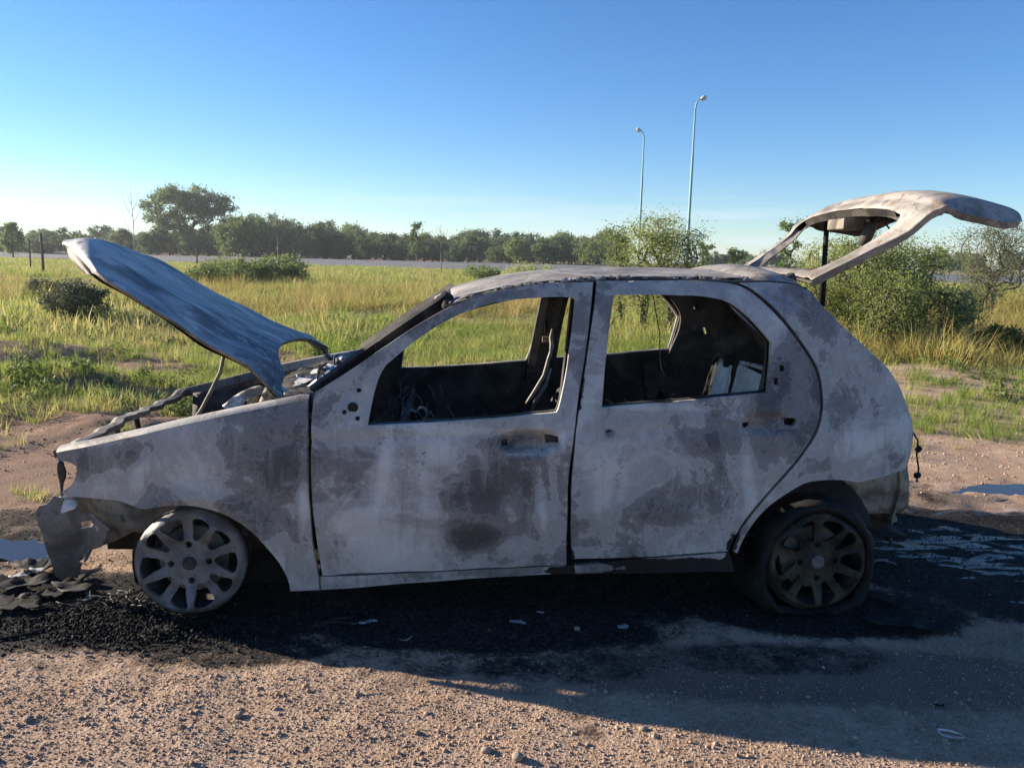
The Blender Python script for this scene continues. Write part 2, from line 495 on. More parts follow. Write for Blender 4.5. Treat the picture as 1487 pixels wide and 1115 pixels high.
def inside(poly, P):
    poly = np.asarray(poly); x, y = P[:, 0], P[:, 1]
    c = np.zeros(len(P), bool)
    x0, y0 = poly[:, 0], poly[:, 1]
    x1, y1 = np.roll(x0, -1), np.roll(y0, -1)
    for i in range(len(poly)):
        m = ((y0[i] > y) != (y1[i] > y))
        if m.any():
            c ^= m & (x < (x1[i] - x0[i]) * (y - y0[i]) / (y1[i] - y0[i] + 1e-15) + x0[i])
    return c
def fill2d(outline, holes, step):
    """triangulated fill of a 2-D outline with holes: points, faces, boundary loops"""
    loops = [densify(outline, step)] + [densify(h, step * 0.7) for h in holes]
    pts = []; edges = []; lp = []
    for L in loops:
        o = len(pts); n = len(L)
        pts += [tuple(p) for p in L]
        edges += [(o + i, o + (i + 1) % n) for i in range(n)]
        lp.append((o, n))
    B = np.array(pts)
    lo, hi = B.min(0), B.max(0)
    gx, gy = np.meshgrid(np.arange(lo[0], hi[0], step), np.arange(lo[1], hi[1], step * 0.87))
    gx = gx + (np.arange(gx.shape[0]) % 2)[:, None] * step * 0.5
    G = np.stack((gx.ravel(), gy.ravel()), 1)
    G = G[inside(loops[0], G)]
    for h in loops[1:]: G = G[~inside(h, G)]
    keep = np.ones(len(G), bool)
    for s in range(0, len(G), 2000):
        d = ((G[s:s + 2000, None, :] - B[None]) ** 2).sum(2).min(1)
        keep[s:s + 2000] = d > (0.55 * step) ** 2
    G = G[keep]
    allp = [Vector(p) for p in pts] + [Vector(p) for p in G]
    r = delaunay_2d_cdt(allp, edges, [], 0, 1e-7)
    V = np.array([(v.x, v.y) for v in r[0]])
    T = np.array([f for f in r[2] if len(f) == 3])
    cen = V[T].mean(1)
    ok = inside(loops[0], cen)
    for h in loops[1:]: ok &= ~inside(h, cen)
    return V, T[ok]
def boundary(T):
    e = np.concatenate((T[:, [0, 1]], T[:, [1, 2]], T[:, [2, 0]]))
    s = np.sort(e, 1)
    _, inv, cnt = np.unique(s, axis=0, return_inverse=True, return_counts=True)
    return e[cnt[inv.ravel()] == 1]
# stains on the near side, plus shading painted into the handle recess: (px, py, rx, ry, degrees, strength) in photograph pixels
STAIN_SHADE = {
 'ash': [(556, 690, 11, 75, 8, .5), (508, 765, 38, 34, 0, .35), (612, 690, 8, 60, -6, .3), (640, 655, 30, 22, 0, .35), (785, 725, 10, 60, -6, .55),
         (803, 700, 8, 80, -4, .3), (740, 795, 55, 16, 0, .3), (772, 658, 46, 4, -4, .8), (818, 640, 5, 16, 0, .6), (680, 625, 150, 10, 4, .4), (600, 745, 90, 10, 3, .25), (560, 640, 70, 14, 0, .2),  # thin pale streak under the handle paints the recess's bright lower rim
         (885, 690, 42, 62, 0, .4), (1088, 705, 12, 70, -4, .5), (1130, 700, 24, 50, 35, .3), (1165, 560, 20, 50, 0, .25), (960, 590, 90, 8, 3, .35),
         (1240, 645, 70, 24, -8, .35), (1235, 530, 36, 30, 40, .3), (202, 690, 16, 40, 15, .5), (255, 690, 60, 22, 35, .3), (330, 690, 60, 40, 0, .22),
         (440, 720, 8, 90, 0, .4), (400, 800, 25, 40, 25, .3), (520, 560, 40, 30, -35, .2), (700, 425, 90, 8, -14, .2), (660, 845, 180, 6, -3, .2)],
 'dark': [(520, 690, 36, 62, 8, .55), (590, 700, 24, 70, 0, .25), (720, 695, 78, 56, 0, .38), (692, 782, 46, 23, 0, .95), (655, 720, 22, 70, 0, .3),
          (1005, 735, 90, 52, 0, .42), (1010, 645, 46, 26, 0, .4), (1105, 745, 40, 40, 0, .15), (1190, 650, 60, 40, 0, .1), (1290, 610, 34, 60, 10, .3),
          (1185, 470, 40, 20, 40, .25), (418, 690, 34, 46, 0, .42), (150, 668, 62, 22, -10, .45), (300, 655, 30, 24, 0, .2), (210, 745, 30, 10, 0, .3),
          (492, 785, 16, 12, 0, .6), (760, 634, 42, 8, 0, .8), (735, 642, 16, 10, 0, .7), (1115, 590, 24, 40, 0, .4), (1135, 545, 18, 40, 0, .3),  # marks at the front handle: soot, plus overhang shade painted into the recess
          (1240, 590, 70, 30, 0, .16), (1300, 660, 20, 26, 0, .4), (850, 530, 10, 60, 12, .3), (885, 630, 10, 10, 0, .7), (905, 660, 26, 16, 0, .25)],
 'rust': [(765, 640, 42, 15, 0, .5), (700, 700, 70, 50, 0, .16), (1098, 612, 30, 10, 0, .6), (500, 710, 30, 40, 0, .25), (430, 800, 20, 60, 0, .3),
          (610, 800, 50, 30, 0, .15), (515, 590, 24, 26, 0, .25), (950, 700, 60, 50, 0, .12)],
 'blue': [(1132, 440, 46, 24, 25, .62), (1112, 625, 26, 8, -8, .55), (780, 660, 30, 6, 0, .4), (545, 640, 50, 14, 0, .25), (330, 640, 100, 14, -10, .25),
          (1250, 540, 60, 60, 0, .22)],
 'soot': [(1000, 822, 110, 15, 0, 1.0), (905, 815, 60, 7, 0, .8), (1062, 790, 12, 30, 12, .7), (828, 815, 8, 26, 0, .75), (835, 700, 4, 60, 0, .35),
          (810, 828, 28, 7, 0, .8), (452, 640, 3, 60, 0, .45), (900, 838, 90, 12, 0, 1.0), (640, 612, 160, 4, 3, .45), (1000, 585, 130, 4, 3, .45),
          (1134, 530, 6, 22, 0, .45), (1080, 618, 8, 5, 0, .5), (845, 570, 5, 50, 8, .45), (1078, 770, 4, 40, 35, .4), (150, 690, 30, 5, 0, .35)],
}
def paint_attrs(me, n_main=None):
    n = len(me.vertices)
    co = np.empty(n * 3, np.float32); me.vertices.foreach_get('co', co)
    px = project_car(co.reshape(-1, 3))
    for k, L in STAIN_SHADE.items():
        v = np.zeros(n)
        for (x, y, rx, ry, a, s) in L:
            a = math.radians(a)
            dx, dy = px[:, 0] - x, px[:, 1] - y
            u = dx * math.cos(a) + dy * math.sin(a); w = -dx * math.sin(a) + dy * math.cos(a)
            v += s * (1 - sstep(0.35, 1.25, np.hypot(u / rx, w / ry)))
        at = me.attributes.new(k, 'FLOAT', 'POINT')
        at.data.foreach_set('value', v.astype(np.float32))
def mirror_mesh(me):
    m2 = me.copy()
    bm = bmesh.new(); bm.from_mesh(m2)
    for v in bm.verts: v.co.y = -v.co.y
    bmesh.ops.reverse_faces(bm, faces=bm.faces)
    bm.to_mesh(m2); bm.free()
    return m2
def _p(): pass
def panel(name, outline_px, holes_px=(), mat='paint', step=0.015, flange=0.022, offset=0.0, dents=(), use_relief=True, extra=None, parent=None, smooth_it=2, far=True, xz=False):
    """sheet panel lying on the car's side skin, its outline traced in side view; the far side gets its mirror image"""
    cv = (lambda p: np.asarray(p, float)) if xz else (lambda p: side(*p)[[0, 2]])
    out = chaikin([cv(p) for p in outline_px], smooth_it)
    hol = [chaikin([cv(p) for p in h], smooth_it) for h in holes_px]
    V2, T = fill2d(out, hol, step)
    sd = 300 + len(outline_px) * 7
    V2 = V2 + 0.007 * np.stack((fbm(V2[:, 0] * 7, V2[:, 1] * 7, sd, 2) - 0.5, fbm(V2[:, 0] * 7, V2[:, 1] * 7, sd + 5, 2) - 0.5), 1)
    x, z = V2[:, 0], V2[:, 1]
    w = W(x, z) - offset
    if use_relief: w = w + relief(x, z)
    for (cx, cz, rx, rz, dep) in dents:
        d = np.hypot((x - cx) / rx, (z - cz) / rz)
        w = w - dep * (1 - sstep(0.70, 1.0, d))
    V = np.stack((x, -w, z), 1)
    # orientation: outward is -y
    n0 = np.cross(V[T[0, 1]] - V[T[0, 0]], V[T[0, 2]] - V[T[0, 0]])
    if n0[1] > 0: T = T[:, ::-1]
    E_ = boundary(T)
    vs, inv = np.unique(E_, return_inverse=True)
    inv = inv.reshape(-1, 2)
    n = len(V)
    fl0 = V[vs]; fl1 = V[vs] + np.array((0, flange, 0))
    VV = np.concatenate((V, fl0, fl1))
    k = len(vs)
    a, b = inv[:, 1] + n, inv[:, 0] + n
    FT = np.concatenate((T, np.stack((a, b, b + k), 1), np.stack((a, b + k, a + k), 1)))
    me = np_mesh(name, VV, FT, True)
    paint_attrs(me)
    o = mesh_obj(name, me, M[mat], parent or car)
    o2 = None
    if far:
        o2 = mesh_obj(name, mirror_mesh(me), M[mat], parent or car)
    return o, o2
def from_side(*pts): return [side(*p) for p in pts]

# ---- outlines in photograph pixels
FENDER = [(81, 657), (134, 647), (202, 632), (269, 616), (336, 602), (403, 589), (447, 580), (448, 627), (446, 695), (451, 762), (463, 836), (464, 856), (422, 858), (420, 842),
          (407, 815), (387, 788), (356, 762), (323, 744), (286, 734), (242, 732), (208, 738), (188, 731), (171, 725), (131, 721), (93, 719), (90, 713), (104, 704), (111, 689), (111, 676), (98, 669), (83, 668)]
FDOOR = [(457, 570), (487, 553), (521, 529), (571, 495), (622, 462), (655, 443), (689, 431), (743, 418), (807, 411), (862, 409), (851, 511), (837, 595), (826, 690), (822, 741), (822, 820),
         (739, 823), (622, 829), (468, 835), (459, 780), (453, 722), (452, 640), (453, 600)]
FWIN = [(533, 618), (551, 538), (578, 515), (608, 491), (649, 464), (689, 447), (739, 436), (790, 432), (826, 431), (835, 435), (831, 478), (823, 538), (812, 592), (808, 599), (723, 607), (638, 613)]
FHOLE = [(792, 636), (811, 635), (812, 646), (794, 648)]
FHOLE2 = [(728, 642), (738, 641), (738, 650), (729, 650)]
RDOOR = [(867, 409), (938, 407), (1022, 408), (1069, 412), (1089, 422), (1116, 446), (1143, 476), (1168, 508), (1184, 535), (1191, 562), (1192, 597), (1182, 630), (1162, 660), (1135, 691),
         (1102, 728), (1076, 761), (1061, 790), (1058, 800), (987, 805), (920, 809), (830, 811), (828, 735), (833, 663), (841, 595), (855, 500)]
RWIN = [(874, 592), (880, 511), (889, 437), (893, 428), (964, 428), (1022, 430), (1049, 435), (1064, 442), (1087, 461), (1109, 484), (1120, 497), (1119, 528), (1115, 570), (1055, 576), (988, 583), (921, 588)]
RHOLE = [(1140, 608), (1153, 607), (1157, 612), (1152, 619), (1141, 619)]
RHOLE2 = [(1079, 616), (1091, 615), (1090, 621), (1081, 622)]
RHOLE3 = [(1124, 549), (1131, 549), (1131, 559), (1125, 559)]
RHOLE4 = [(1132, 531), (1139, 531), (1140, 539), (1133, 540)]
QUART = [(1073, 411), (1110, 409), (1143, 411), (1173, 420), (1190, 441), (1223, 474), (1257, 505), (1289, 535), (1306, 562), (1317, 590), (1324, 612), (1326, 634), (1321, 667), (1316, 682), (1290, 689),
         (1263, 696), (1246, 702), (1232, 698), (1202, 696), (1175, 699), (1162, 704), (1138, 718), (1115, 735), (1095, 755), (1078, 782), (1070, 802), (1063, 800), (1065, 790),
         (1079, 763), (1106, 730), (1139, 693), (1166, 662), (1186, 632), (1196, 600), (1195, 562), (1188, 534), (1172, 507), (1147, 473), (1120, 443), (1093, 419)]
SILL = [(423, 859), (466, 858), (466, 838), (622, 832), (739, 826), (826, 823), (920, 812), (1060, 803), (1068, 830), (960, 833), (830, 833), (700, 840), (560, 850), (480, 857)]

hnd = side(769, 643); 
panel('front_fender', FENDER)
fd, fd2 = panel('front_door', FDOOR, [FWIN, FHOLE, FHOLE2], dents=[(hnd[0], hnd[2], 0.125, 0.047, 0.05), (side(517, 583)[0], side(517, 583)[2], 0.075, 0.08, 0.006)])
h2 = side(1115, 614)
rd, rd2 = panel('rear_door', RDOOR, [RWIN, RHOLE, RHOLE2, RHOLE3, RHOLE4], dents=[(h2[0], h2[2], 0.11, 0.04, 0.018)])
panel('quarter_panel', QUART, flange=0.05)
panel('sill', SILL, offset=0.006, use_relief=False)

# door details: mirror mount screws, frame seams
def disc_on_side(px, py, r, depth, name, mat, parent):
    p = side(px, py)
    m = MB().lathe([(0, 0.002), (r, 0.002), (r, -depth), (0, -depth)], 14, 'y', (p[0], -float(W(p[0], p[2]) + relief(p[0], p[2])) + 0.003, p[2]))
    m.build(name, M[mat], parent)
disc_on_side(512, 592, 0.019, 0.002, 'mirror_mount_hole', 'char', fd)
for q in ((521, 567), (500, 599), (519, 608)): disc_on_side(*q, 0.008, 0.002, 'screw', 'char', fd)
disc_on_side(885, 631, 0.016, 0.001, 'scorch_mark', 'soot', rd)

# inner skins (dark, seen through the window openings) with a raised beam and pockets
def inner(name, outl, holes, parent, parent2, off):
    o, o2 = panel(name, outl, holes, mat='soot', step=0.035, flange=-0.02, offset=off, use_relief=False, far=False)
    o.parent = parent
    me = mirror_mesh(o.data)
    o2 = mesh_obj(name, me, M['soot'], parent2)
def grow(L, cx, cy, k): return [(cx + (x - cx) * k, cy + (y - cy) * k) for x, y in L]
inner('inner_panel', grow(FDOOR, 650, 640, .985), [grow(FWIN, 690, 520, 1.0)], fd, fd2, 0.06)
inner('inner_panel', grow(RDOOR, 1000, 610, .985), [grow(RWIN, 1000, 510, 1.0)], rd, rd2, 0.06)
for o in car.children:
    pass

# ---- fender top roll, hood gutter
top_px = [(81, 657), (134, 647), (202, 632), (269, 616), (336, 602), (403, 589), (448, 580)]
for s in (1, -1):
    rows = []
    ed = from_side(*top_px)
    dd = []
    for i in range(len(ed) - 1):
        for j in range(5): dd.append(ed[i] + (ed[i + 1] - ed[i]) * j / 5)
    dd.append(ed[-1])
    prof = [(0, 0), (0.010, 0.010), (0.028, 0.017), (0.05, 0.018), (0.058, 0.012), (0.058, -0.022), (0.082, -0.026)]
    for (dy, dz) in prof:
        rows.append([(p[0], s * (-(W(p[0], p[2]) + relief(p[0], p[2])) + dy), p[2] + dz) for p in dd])
    o = MB().grid(rows).build('fender_rail', M['paint'], car, smooth=True)
    paint_attrs(o.data)

# ---- roof: rails with gutter, ragged skin
rail_px = [(655, 443), (689, 431), (743, 418), (807, 411), (864, 408), (938, 406), (1022, 407), (1073, 409), (1110, 408), (1143, 410), (1173, 419)]
rail = from_side(*rail_px)
def resample(P, n):
    P = np.asarray(P); d = np.r_[0, np.cumsum(np.linalg.norm(np.diff(P, axis=0), axis=1))]
    t = np.linspace(0, d[-1], n)
    return np.stack([np.interp(t, d, P[:, k]) for k in range(P.shape[1])], 1)
R_ = resample(rail, 90)
for _ in range(6): R_[1:-1] = (R_[:-2] + R_[1:-1] * 2 + R_[2:]) / 4
for s in (1, -1):
    rows = [[(p[0], s * (p[1] + dy), p[2] + dz) for p in R_] for dy, dz in ((0.0, -0.004), (0.006, 0.002), (0.012, 0.003), (0.016, -0.012), (0.055, -0.014), (0.07, -0.05))]
    MB().grid(rows).build('roof_gutter', M['soot'], car, smooth=False)
# roof skin
xs = np.linspace(R_[0, 0] - 0.03, R_[-14, 0] - 0.02, 110)
vs_ = np.linspace(-1, 1, 81)
re = np.interp(xs, R_[:, 0], -R_[:, 1]); rz_ = np.interp(xs, R_[:, 0], R_[:, 2])
rows = []
for i, x in enumerate(xs):
    row = []
    for v in vs_:
        w = re[i] - 0.024 - 0.020 * float(fbm(x * 13 + (50 if v > 0 else 0), 1.0, 3, 3))
        zz = rz_[i] + 0.012 + 0.030 * (1 - v * v) * (0.5 + 0.5 * sstep(0, 0.25, (x - xs[0]))) - 0.010 * float(fbm(x * 3, v * 3, 9, 3)) 
        zz += 0.008 * float(fbm(x * 22, v * 9, 4, 2)) * sstep(0.86, 1, abs(v))
        bow = -0.055 * (1 - v * v) * (1 - sstep(0, 0.3, x - xs[0]))
        row.append((x + bow, v * w, zz - 0.03 * (1 - sstep(0, 0.09, x - xs[0])) * (1 - .5 * abs(v))))
    rows.append(row)
MB().grid(rows).build('roof', M['scorch'], car, smooth=True, solid=0.004)
# flaky paint shreds curling at the roof edge
m = MB()
for i in range(60):
    x = rnd.uniform(xs[0] + 0.02, xs[-1])
    w = float(np.interp(x, xs, re)) - rnd.uniform(0.01, 0.05); z = float(np.interp(x, xs, rz_))
    L = rnd.uniform(0.01, 0.035); h = rnd.uniform(0.004, 0.016)
    m.add([(x, -w, z + 0.004), (x + L, -w - rnd.uniform(-.004, .006), z + 0.004), (x + L * 0.8, -w + 0.014, z + 0.006 + h), (x + L * 0.1, -w + 0.012, z + 0.004 + h * 0.7)], [(0, 1, 2, 3)])
o = m.build('paint_flakes', M['scorch'], car, solid=0.0015); o['kind'] = 'stuff'
# header rails and inner roof bows
def bar_across(name, P, Q, r, mat, sag=0.0):
    P, Q = Vector(P), Vector(Q)
    pts = [P.lerp(Q, k / 12) + Vector((0, 0, -sag * 4 * (k / 12) * (1 - k / 12))) for k in range(13)]
    MB().tube(pts, r, 8).build(name, M[mat], car, smooth=True)
bar_across('windscreen_header', (R_[1, 0] - 0.03, R_[1, 1] + 0.03, R_[1, 2] - 0.012), (R_[1, 0] - 0.03, -R_[1, 1] - 0.03, R_[1, 2] - 0.012), 0.022, 'soot', -0.02)
bar_across('rear_header', (R_[-8, 0] + 0.02, R_[-8, 1] + 0.03, R_[-8, 2] - 0.03), (R_[-8, 0] + 0.02, -R_[-8, 1] - 0.03, R_[-8, 2] - 0.03), 0.026, 'scorch', -0.02)
# windscreen pillars: dark inner flange showing in front of the door frame
for s in (1, -1):
    a = [car_y(452, 566, -0.70), car_y(517, 519, -0.66), car_y(575, 479, -0.62), car_y(615, 452, -0.585), car_y(642, 434, -0.555), car_y(650, 426, -0.53)]
    rows = []
    for dx, dy, dz in ((0.03, 0.05, -0.04), (-0.005, 0.0, 0.0), (-0.012, 0.025, 0.01), (0.02, 0.06, -0.01)):
        rows.append([(p[0] + dx, s * (p[1] + dy), p[2] + dz) for p in resample(a, 24)])
    MB().grid(rows, close_u=True).build('windscreen_pillar', M['soot'], car, smooth=False)
# ---- centre pillars (between the doors, inside)
for s in (1, -1):
    pts = [side(855, 420), side(846, 520), side(838, 600), side(830, 700), side(828, 810)]
    pts = resample(pts, 26)
    rows = []
    for dx, dy in ((-0.055, 0.03), (-0.055, 0.075), (-0.02, 0.095), (0.02, 0.095), (0.055, 0.075), (0.055, 0.03)):
        rows.append([(p[0] + dx * (1 + 0.3 * (k / 25)), s * (p[1] + dy), p[2]) for k, p in enumerate(pts)])
    pil = MB().grid(rows).build('centre_pillar', M['soot'], car, smooth=False, solid=0.003)
    # slotted belt anchor
    p = pts[6]
    MB().box((p[0] - 0.005, s * (p[1] + 0.099), p[2]), (0.022, 0.008, 0.10)).build('belt_slot', M['char'], pil)
    MB().box((p[0] - 0.004, s * (p[1] + 0.108), p[2] - 0.085), (0.045, 0.02, 0.03)).build('belt_anchor', M['rust'], pil)
# ---- rear pillars: inner quarter trim metal with holes (beside the rear door opening)
inq = [(1075, 416), (1110, 414), (1165, 428), (1230, 500), (1280, 560), (1300, 640), (1280, 690), (1150, 700), (1100, 740), (1080, 700), (1060, 600), (1112, 580), (1124, 528), (1122, 495), (1105, 470), (1085, 450)]
o, _ = panel('inner_quarter', inq, [[(1165, 520), (1178, 516), (1186, 528), (1176, 538), (1164, 533)], [(1140, 470), (1150, 468), (1153, 478), (1143, 480)]], mat='soot', offset=0.085, step=0.03, flange=-0.03, use_relief=False)
# ---- hood, raised
hood_px = [(420, 568), (392, 550), (363, 531), (302, 500), (252, 465), (202, 438), (168, 415), (134, 394), (106, 380)]
hood_hw = [0.615, 0.625, 0.635, 0.645, 0.65, 0.648, 0.64, 0.625, 0.59]
E_ = resample([car_y(px, py, -w) for (px, py), w in zip(hood_px, hood_hw)], 60)
for _ in range(4): E_[1:-1] = (E_[:-2] + E_[1:-1] * 2 + E_[2:]) / 4
_t = E_[-1] - E_[0]; _t = np.array((_t[0], 0, _t[2])); _t /= np.linalg.norm(_t)
_n = np.array((-_t[2], 0, _t[0]))
if _n[2] < 0: _n = -_n
def hood_pt(u, v, off=0.0):
    cut = 0.20 * (1 - abs(v) ** 2.6) * max(0, 1 - abs(v) ** 6)
    uu = cut + (1 - cut) * u
    k = uu * (len(E_) - 1); i = min(int(k), len(E_) - 2); f = k - i
    e = E_[i] * (1 - f) + E_[i + 1] * f
    hw = -e[1] * (1 - 0.26 * max(0.0, (uu - 0.80) / 0.20) ** 2.4)
    p = np.array((e[0], 0, e[2]))
    p = p + _t * 0.28 * (1 - abs(v) ** 2.2) * sstep(0.45, 1.0, uu)
    crown = 0.036 * (1 - abs(v) ** 2.3) * (0.75 + 0.25 * math.sin(uu * 3))
    crown -= 0.065 * sstep(0.86, 1.0, uu) ** 1.5 * (0.5 + 0.5 * (1 - v * v))       # nose turns down
    crown += 0.012 * math.exp(-((abs(v) - 0.60) / 0.10) ** 2) * sstep(0.05, 0.4, uu)   # pressed ridges
    crown += 0.016 * (float(fbm(uu * 4 + 3, v * 3 + 7, 21, 3)) - 0.5)
    crown -= 0.10 * sstep(0.0, 0.75, uu) * ((v + 1) / 2) ** 1.3                  # the far side sags
    if uu < 0.2: crown -= 0.05 * (1 - uu / 0.2) * (abs(v) > 0.8)
    p = p + _n * (crown - off)
    p[1] = v * hw
    return p
us, vv = np.linspace(0, 1, 71), np.linspace(-1, 1, 71)
rows = [[hood_pt(u, v) for v in vv] for u in us]
hood = MB().grid(rows).build('hood', M['hood'], car, smooth=True)
at = hood.data.attributes.new('flake', 'FLOAT', 'POINT')
at.data.foreach_set('value', np.array([max(0, (1 - sstep(0.02, 0.42, u)) * (0.6 + 0.4 * abs(v)) ) for u in us for v in vv], np.float32))
rows = [[hood_pt(0.03 + 0.95 * u, v * 0.975, 0.022 + 0.012 * math.sin(v * 9) * math.sin(u * 12)) for v in np.linspace(-1, 1, 41)] for u in np.linspace(0, 1, 41)]
MB().grid(rows).build('inner_frame', M['soot'], hood, smooth=True)
rim = [hood_pt(u, -1) for u in us] + [hood_pt(1, v) for v in vv[1:]] + [hood_pt(u, 1) for u in us[::-1][1:]] + [hood_pt(0, v) for v in vv[::-1][1:-1]]
rim2 = [np.array((p[0], p[1] * 0.985, p[2])) - _n * 0.013 for p in rim]
rim3 = [np.array((p[0], p[1] * 0.96, p[2])) - _n * 0.016 for p in rim]
MB().grid([rim, rim2, rim3], close_v=True).build('edge_fold', M['rust'], hood, smooth=False)
for s in (-1, 1):
    a = hood_pt(0, s); 
    MB().tube([a + np.array((-0.05, -s * 0.02, 0.0)), a + np.array((0.03, -s * 0.02, -0.04)), a + np.array((0.11, -s * 0.03, -0.06))], 0.014, 7).build('hood_hinge', M['rust'], car)
MB().tube([car_y(281, 612, -0.47), car_y(294, 592, -0.47), car_y(308, 565, -0.47), car_y(320, 540, -0.47), car_y(326, 512, -0.45)], 0.0075, 8).build('prop_rod', M['rust'], car, smooth=True)

# ---- tailgate, open
tg_px = [(1180, 408), (1215, 390), (1250, 372), (1290, 353), (1322, 336), (1346, 314), (1374, 296), (1404, 295), (1440, 302), (1468, 310), (1490, 319)]
tg_hw = [0.485, 0.505, 0.525, 0.55, 0.575, 0.60, 0.615, 0.615, 0.61, 0.59, 0.55]
T_ = resample([car_y(px, py, -w) for (px, py), w in zip(tg_px, tg_hw)], 80)
for _ in range(3): T_[1:-1] = (T_[:-2] + T_[1:-1] * 2 + T_[2:]) / 4
def tg_pt(u, v, off=0.0):
    k = u * (len(T_) - 1); i = min(int(k), len(T_) - 2); f = k - i
    e = T_[i] * (1 - f) + T_[i + 1] * f
    d = T_[min(i + 3, len(T_) - 1)] - T_[max(i - 3, 0)]
    d = np.array((d[0], 0, d[2])); d /= np.linalg.norm(d)
    n = np.array((-d[2], 0, d[0]))
    cr = (0.03 + 0.055 * sstep(0.1, 0.6, u)) * (1 - abs(v) ** 3.0)
    cr += 0.010 * math.exp(-((abs(v) - 0.925) / 0.022) ** 2) * (1 - sstep(0.50, 0.60, u)) - 0.008 * math.exp(-((u - 0.56) / 0.012) ** 2)
    cr -= 0.010 * sstep(0.70, 0.72, u) * (1 - sstep(0.86, 0.88, u)) * (1 - sstep(0.34, 0.37, abs(v)))
    cr += 0.010 * (float(fbm(u * 5, v * 3, 31, 3)) - 0.5)
    cr -= 0.040 * sstep(0.84, 1.0, abs(v)) * sstep(0.55, 0.68, u) * (1 - 0.75 * sstep(0.86, 1.0, u))
    bow = np.array((1.0, 0, 0.0)) * 0.055 * (1 - v * v) * sstep(0.4, 0.65, u)
    p = np.array((e[0], v * -e[1], e[2])) + n * (cr - off) + bow
    p[1] = v * -e[1]
    return p
def tg_sheet(name, off, hole, mat, step, parent, jag=0.0, solid=0.004, urange=(0.0, 1.0), vr=1.0):
    u0, u1 = urange
    out = [np.array(p) for p in ((u0, -vr), (u1 - 0.02, -vr), (u1, -vr * 0.9), (u1, vr * 0.9), (u1 - 0.02, vr), (u0, vr))]
    V2, Tq = fill2d(out, [[np.array(p) for p in chaikin(h, 2, -0.2)] for h in hole], step)
    V = np.array([tg_pt(min(max(a, 0), 1), b, off) for a, b in V2])
    me = np_mesh(name, V, Tq, True)
    o = mesh_obj(name, me, M[mat], parent)
    if solid:
        md = o.modifiers.new('solid', 'SOLIDIFY'); md.thickness = solid; md.offset = 0
    return o
whole = [[(0.07, -0.86), (0.46, -0.86), (0.50, -0.76), (0.51, 0), (0.50, 0.76), (0.46, 0.86), (0.07, 0.86), (0.05, 0.7), (0.05, -0.7)]]
tail = tg_sheet('tailgate', 0.0, whole, 'scorch', 0.018, car)
tg_sheet('inner_frame', 0.032, [[(0.08, -0.80), (0.45, -0.80), (0.49, -0.70), (0.50, 0), (0.49, 0.70), (0.45, 0.80), (0.08, 0.80)],
                                [(0.60, -0.7), (0.80, -0.7), (0.80, -0.15), (0.60, -0.15)], [(0.60, 0.15), (0.80, 0.15), (0.80, 0.7), (0.60, 0.7)]], 'soot', 0.03, tail, urange=(0.01, 0.955), vr=0.97); tag(tail.children[0])
# side walls between the two skins
for s in (-1, 1):
    for vo, vi, ur in ((1.0, 0.97, (0.0, 0.97)), (0.86, 0.80, (0.06, 0.47))):
        uu = np.linspace(*ur, 46)
        MB().grid([[tg_pt(u, s * vo, 0) for u in uu], [tg_pt(u, s * (vo * .5 + vi * .5), 0.018) for u in uu], [tg_pt(u, s * vi, 0.033) for u in uu]]).build('frame_side', M['scorch'], tail, smooth=True)
uu = np.linspace(-0.7, 0.7, 30)
MB().grid([[tg_pt(0.505 - 0.012 * abs(v), v, 0) for v in uu], [tg_pt(0.497 - 0.012 * abs(v), v, 0.033) for v in uu]]).build('window_ledge', M['soot'], tail)
MB().grid([[tg_pt(1.0, v * 1.28, 0) for v in uu], [tg_pt(0.955, v * 1.28, 0.032) for v in uu]]).build('lower_lip', M['soot'], tail)
# hanging wiper motor and burnt wiring under the window ledge
a = tg_pt(0.50, 0.05, 0.06)
m = MB(); m.box((a[0] - 0.01, a[1], a[2] - 0.015), (0.10, 0.16, 0.05)); m.build('latch_plate', M['rust'], tail, bevel=0.006)
a = car_y(1262, 350, -0.05)
mot = MB().tube([car_y(1272, 300, -0.02), car_y(1270, 318, -0.04), car_y(1262, 335, -0.05), car_y(1253, 356, -0.05)], [0.018, 0.022, 0.030, 0.026], 10).build('wiper_motor', M['soot'], tail, smooth=True)
m = MB()
for k in range(14):
    p = Vector(car_y(1278 + rnd.uniform(-10, 12), 305 + rnd.uniform(-12, 10), -0.05)); pts = [p]
    for j in range(6):
        p = p + Vector((rnd.uniform(-.03, .03), rnd.uniform(-.03, .03), rnd.uniform(-.03, .018))); pts.append(p)
    m.tube(pts, 0.004, 5)
o = m.build('burnt_wiring', M['char'], tail, smooth=True); o['kind'] = 'stuff'
# gas strut on the far side
s0, s1 = car_y(1201, 322, 0.40), car_y(1193, 445, 0.44)
MB().tube([s0, s0 * .5 + s1 * .5, s0 * .48 + s1 * .52, s1], [0.013, 0.013, 0.017, 0.017], 10).build('gas_strut', M['char'], car, smooth=True)
MB().box(tuple(s0 + np.array((0.02, 0, 0.015))), (0.10, 0.05, 0.022)).build('strut_mount', M['soot'], tail, bevel=0.005)
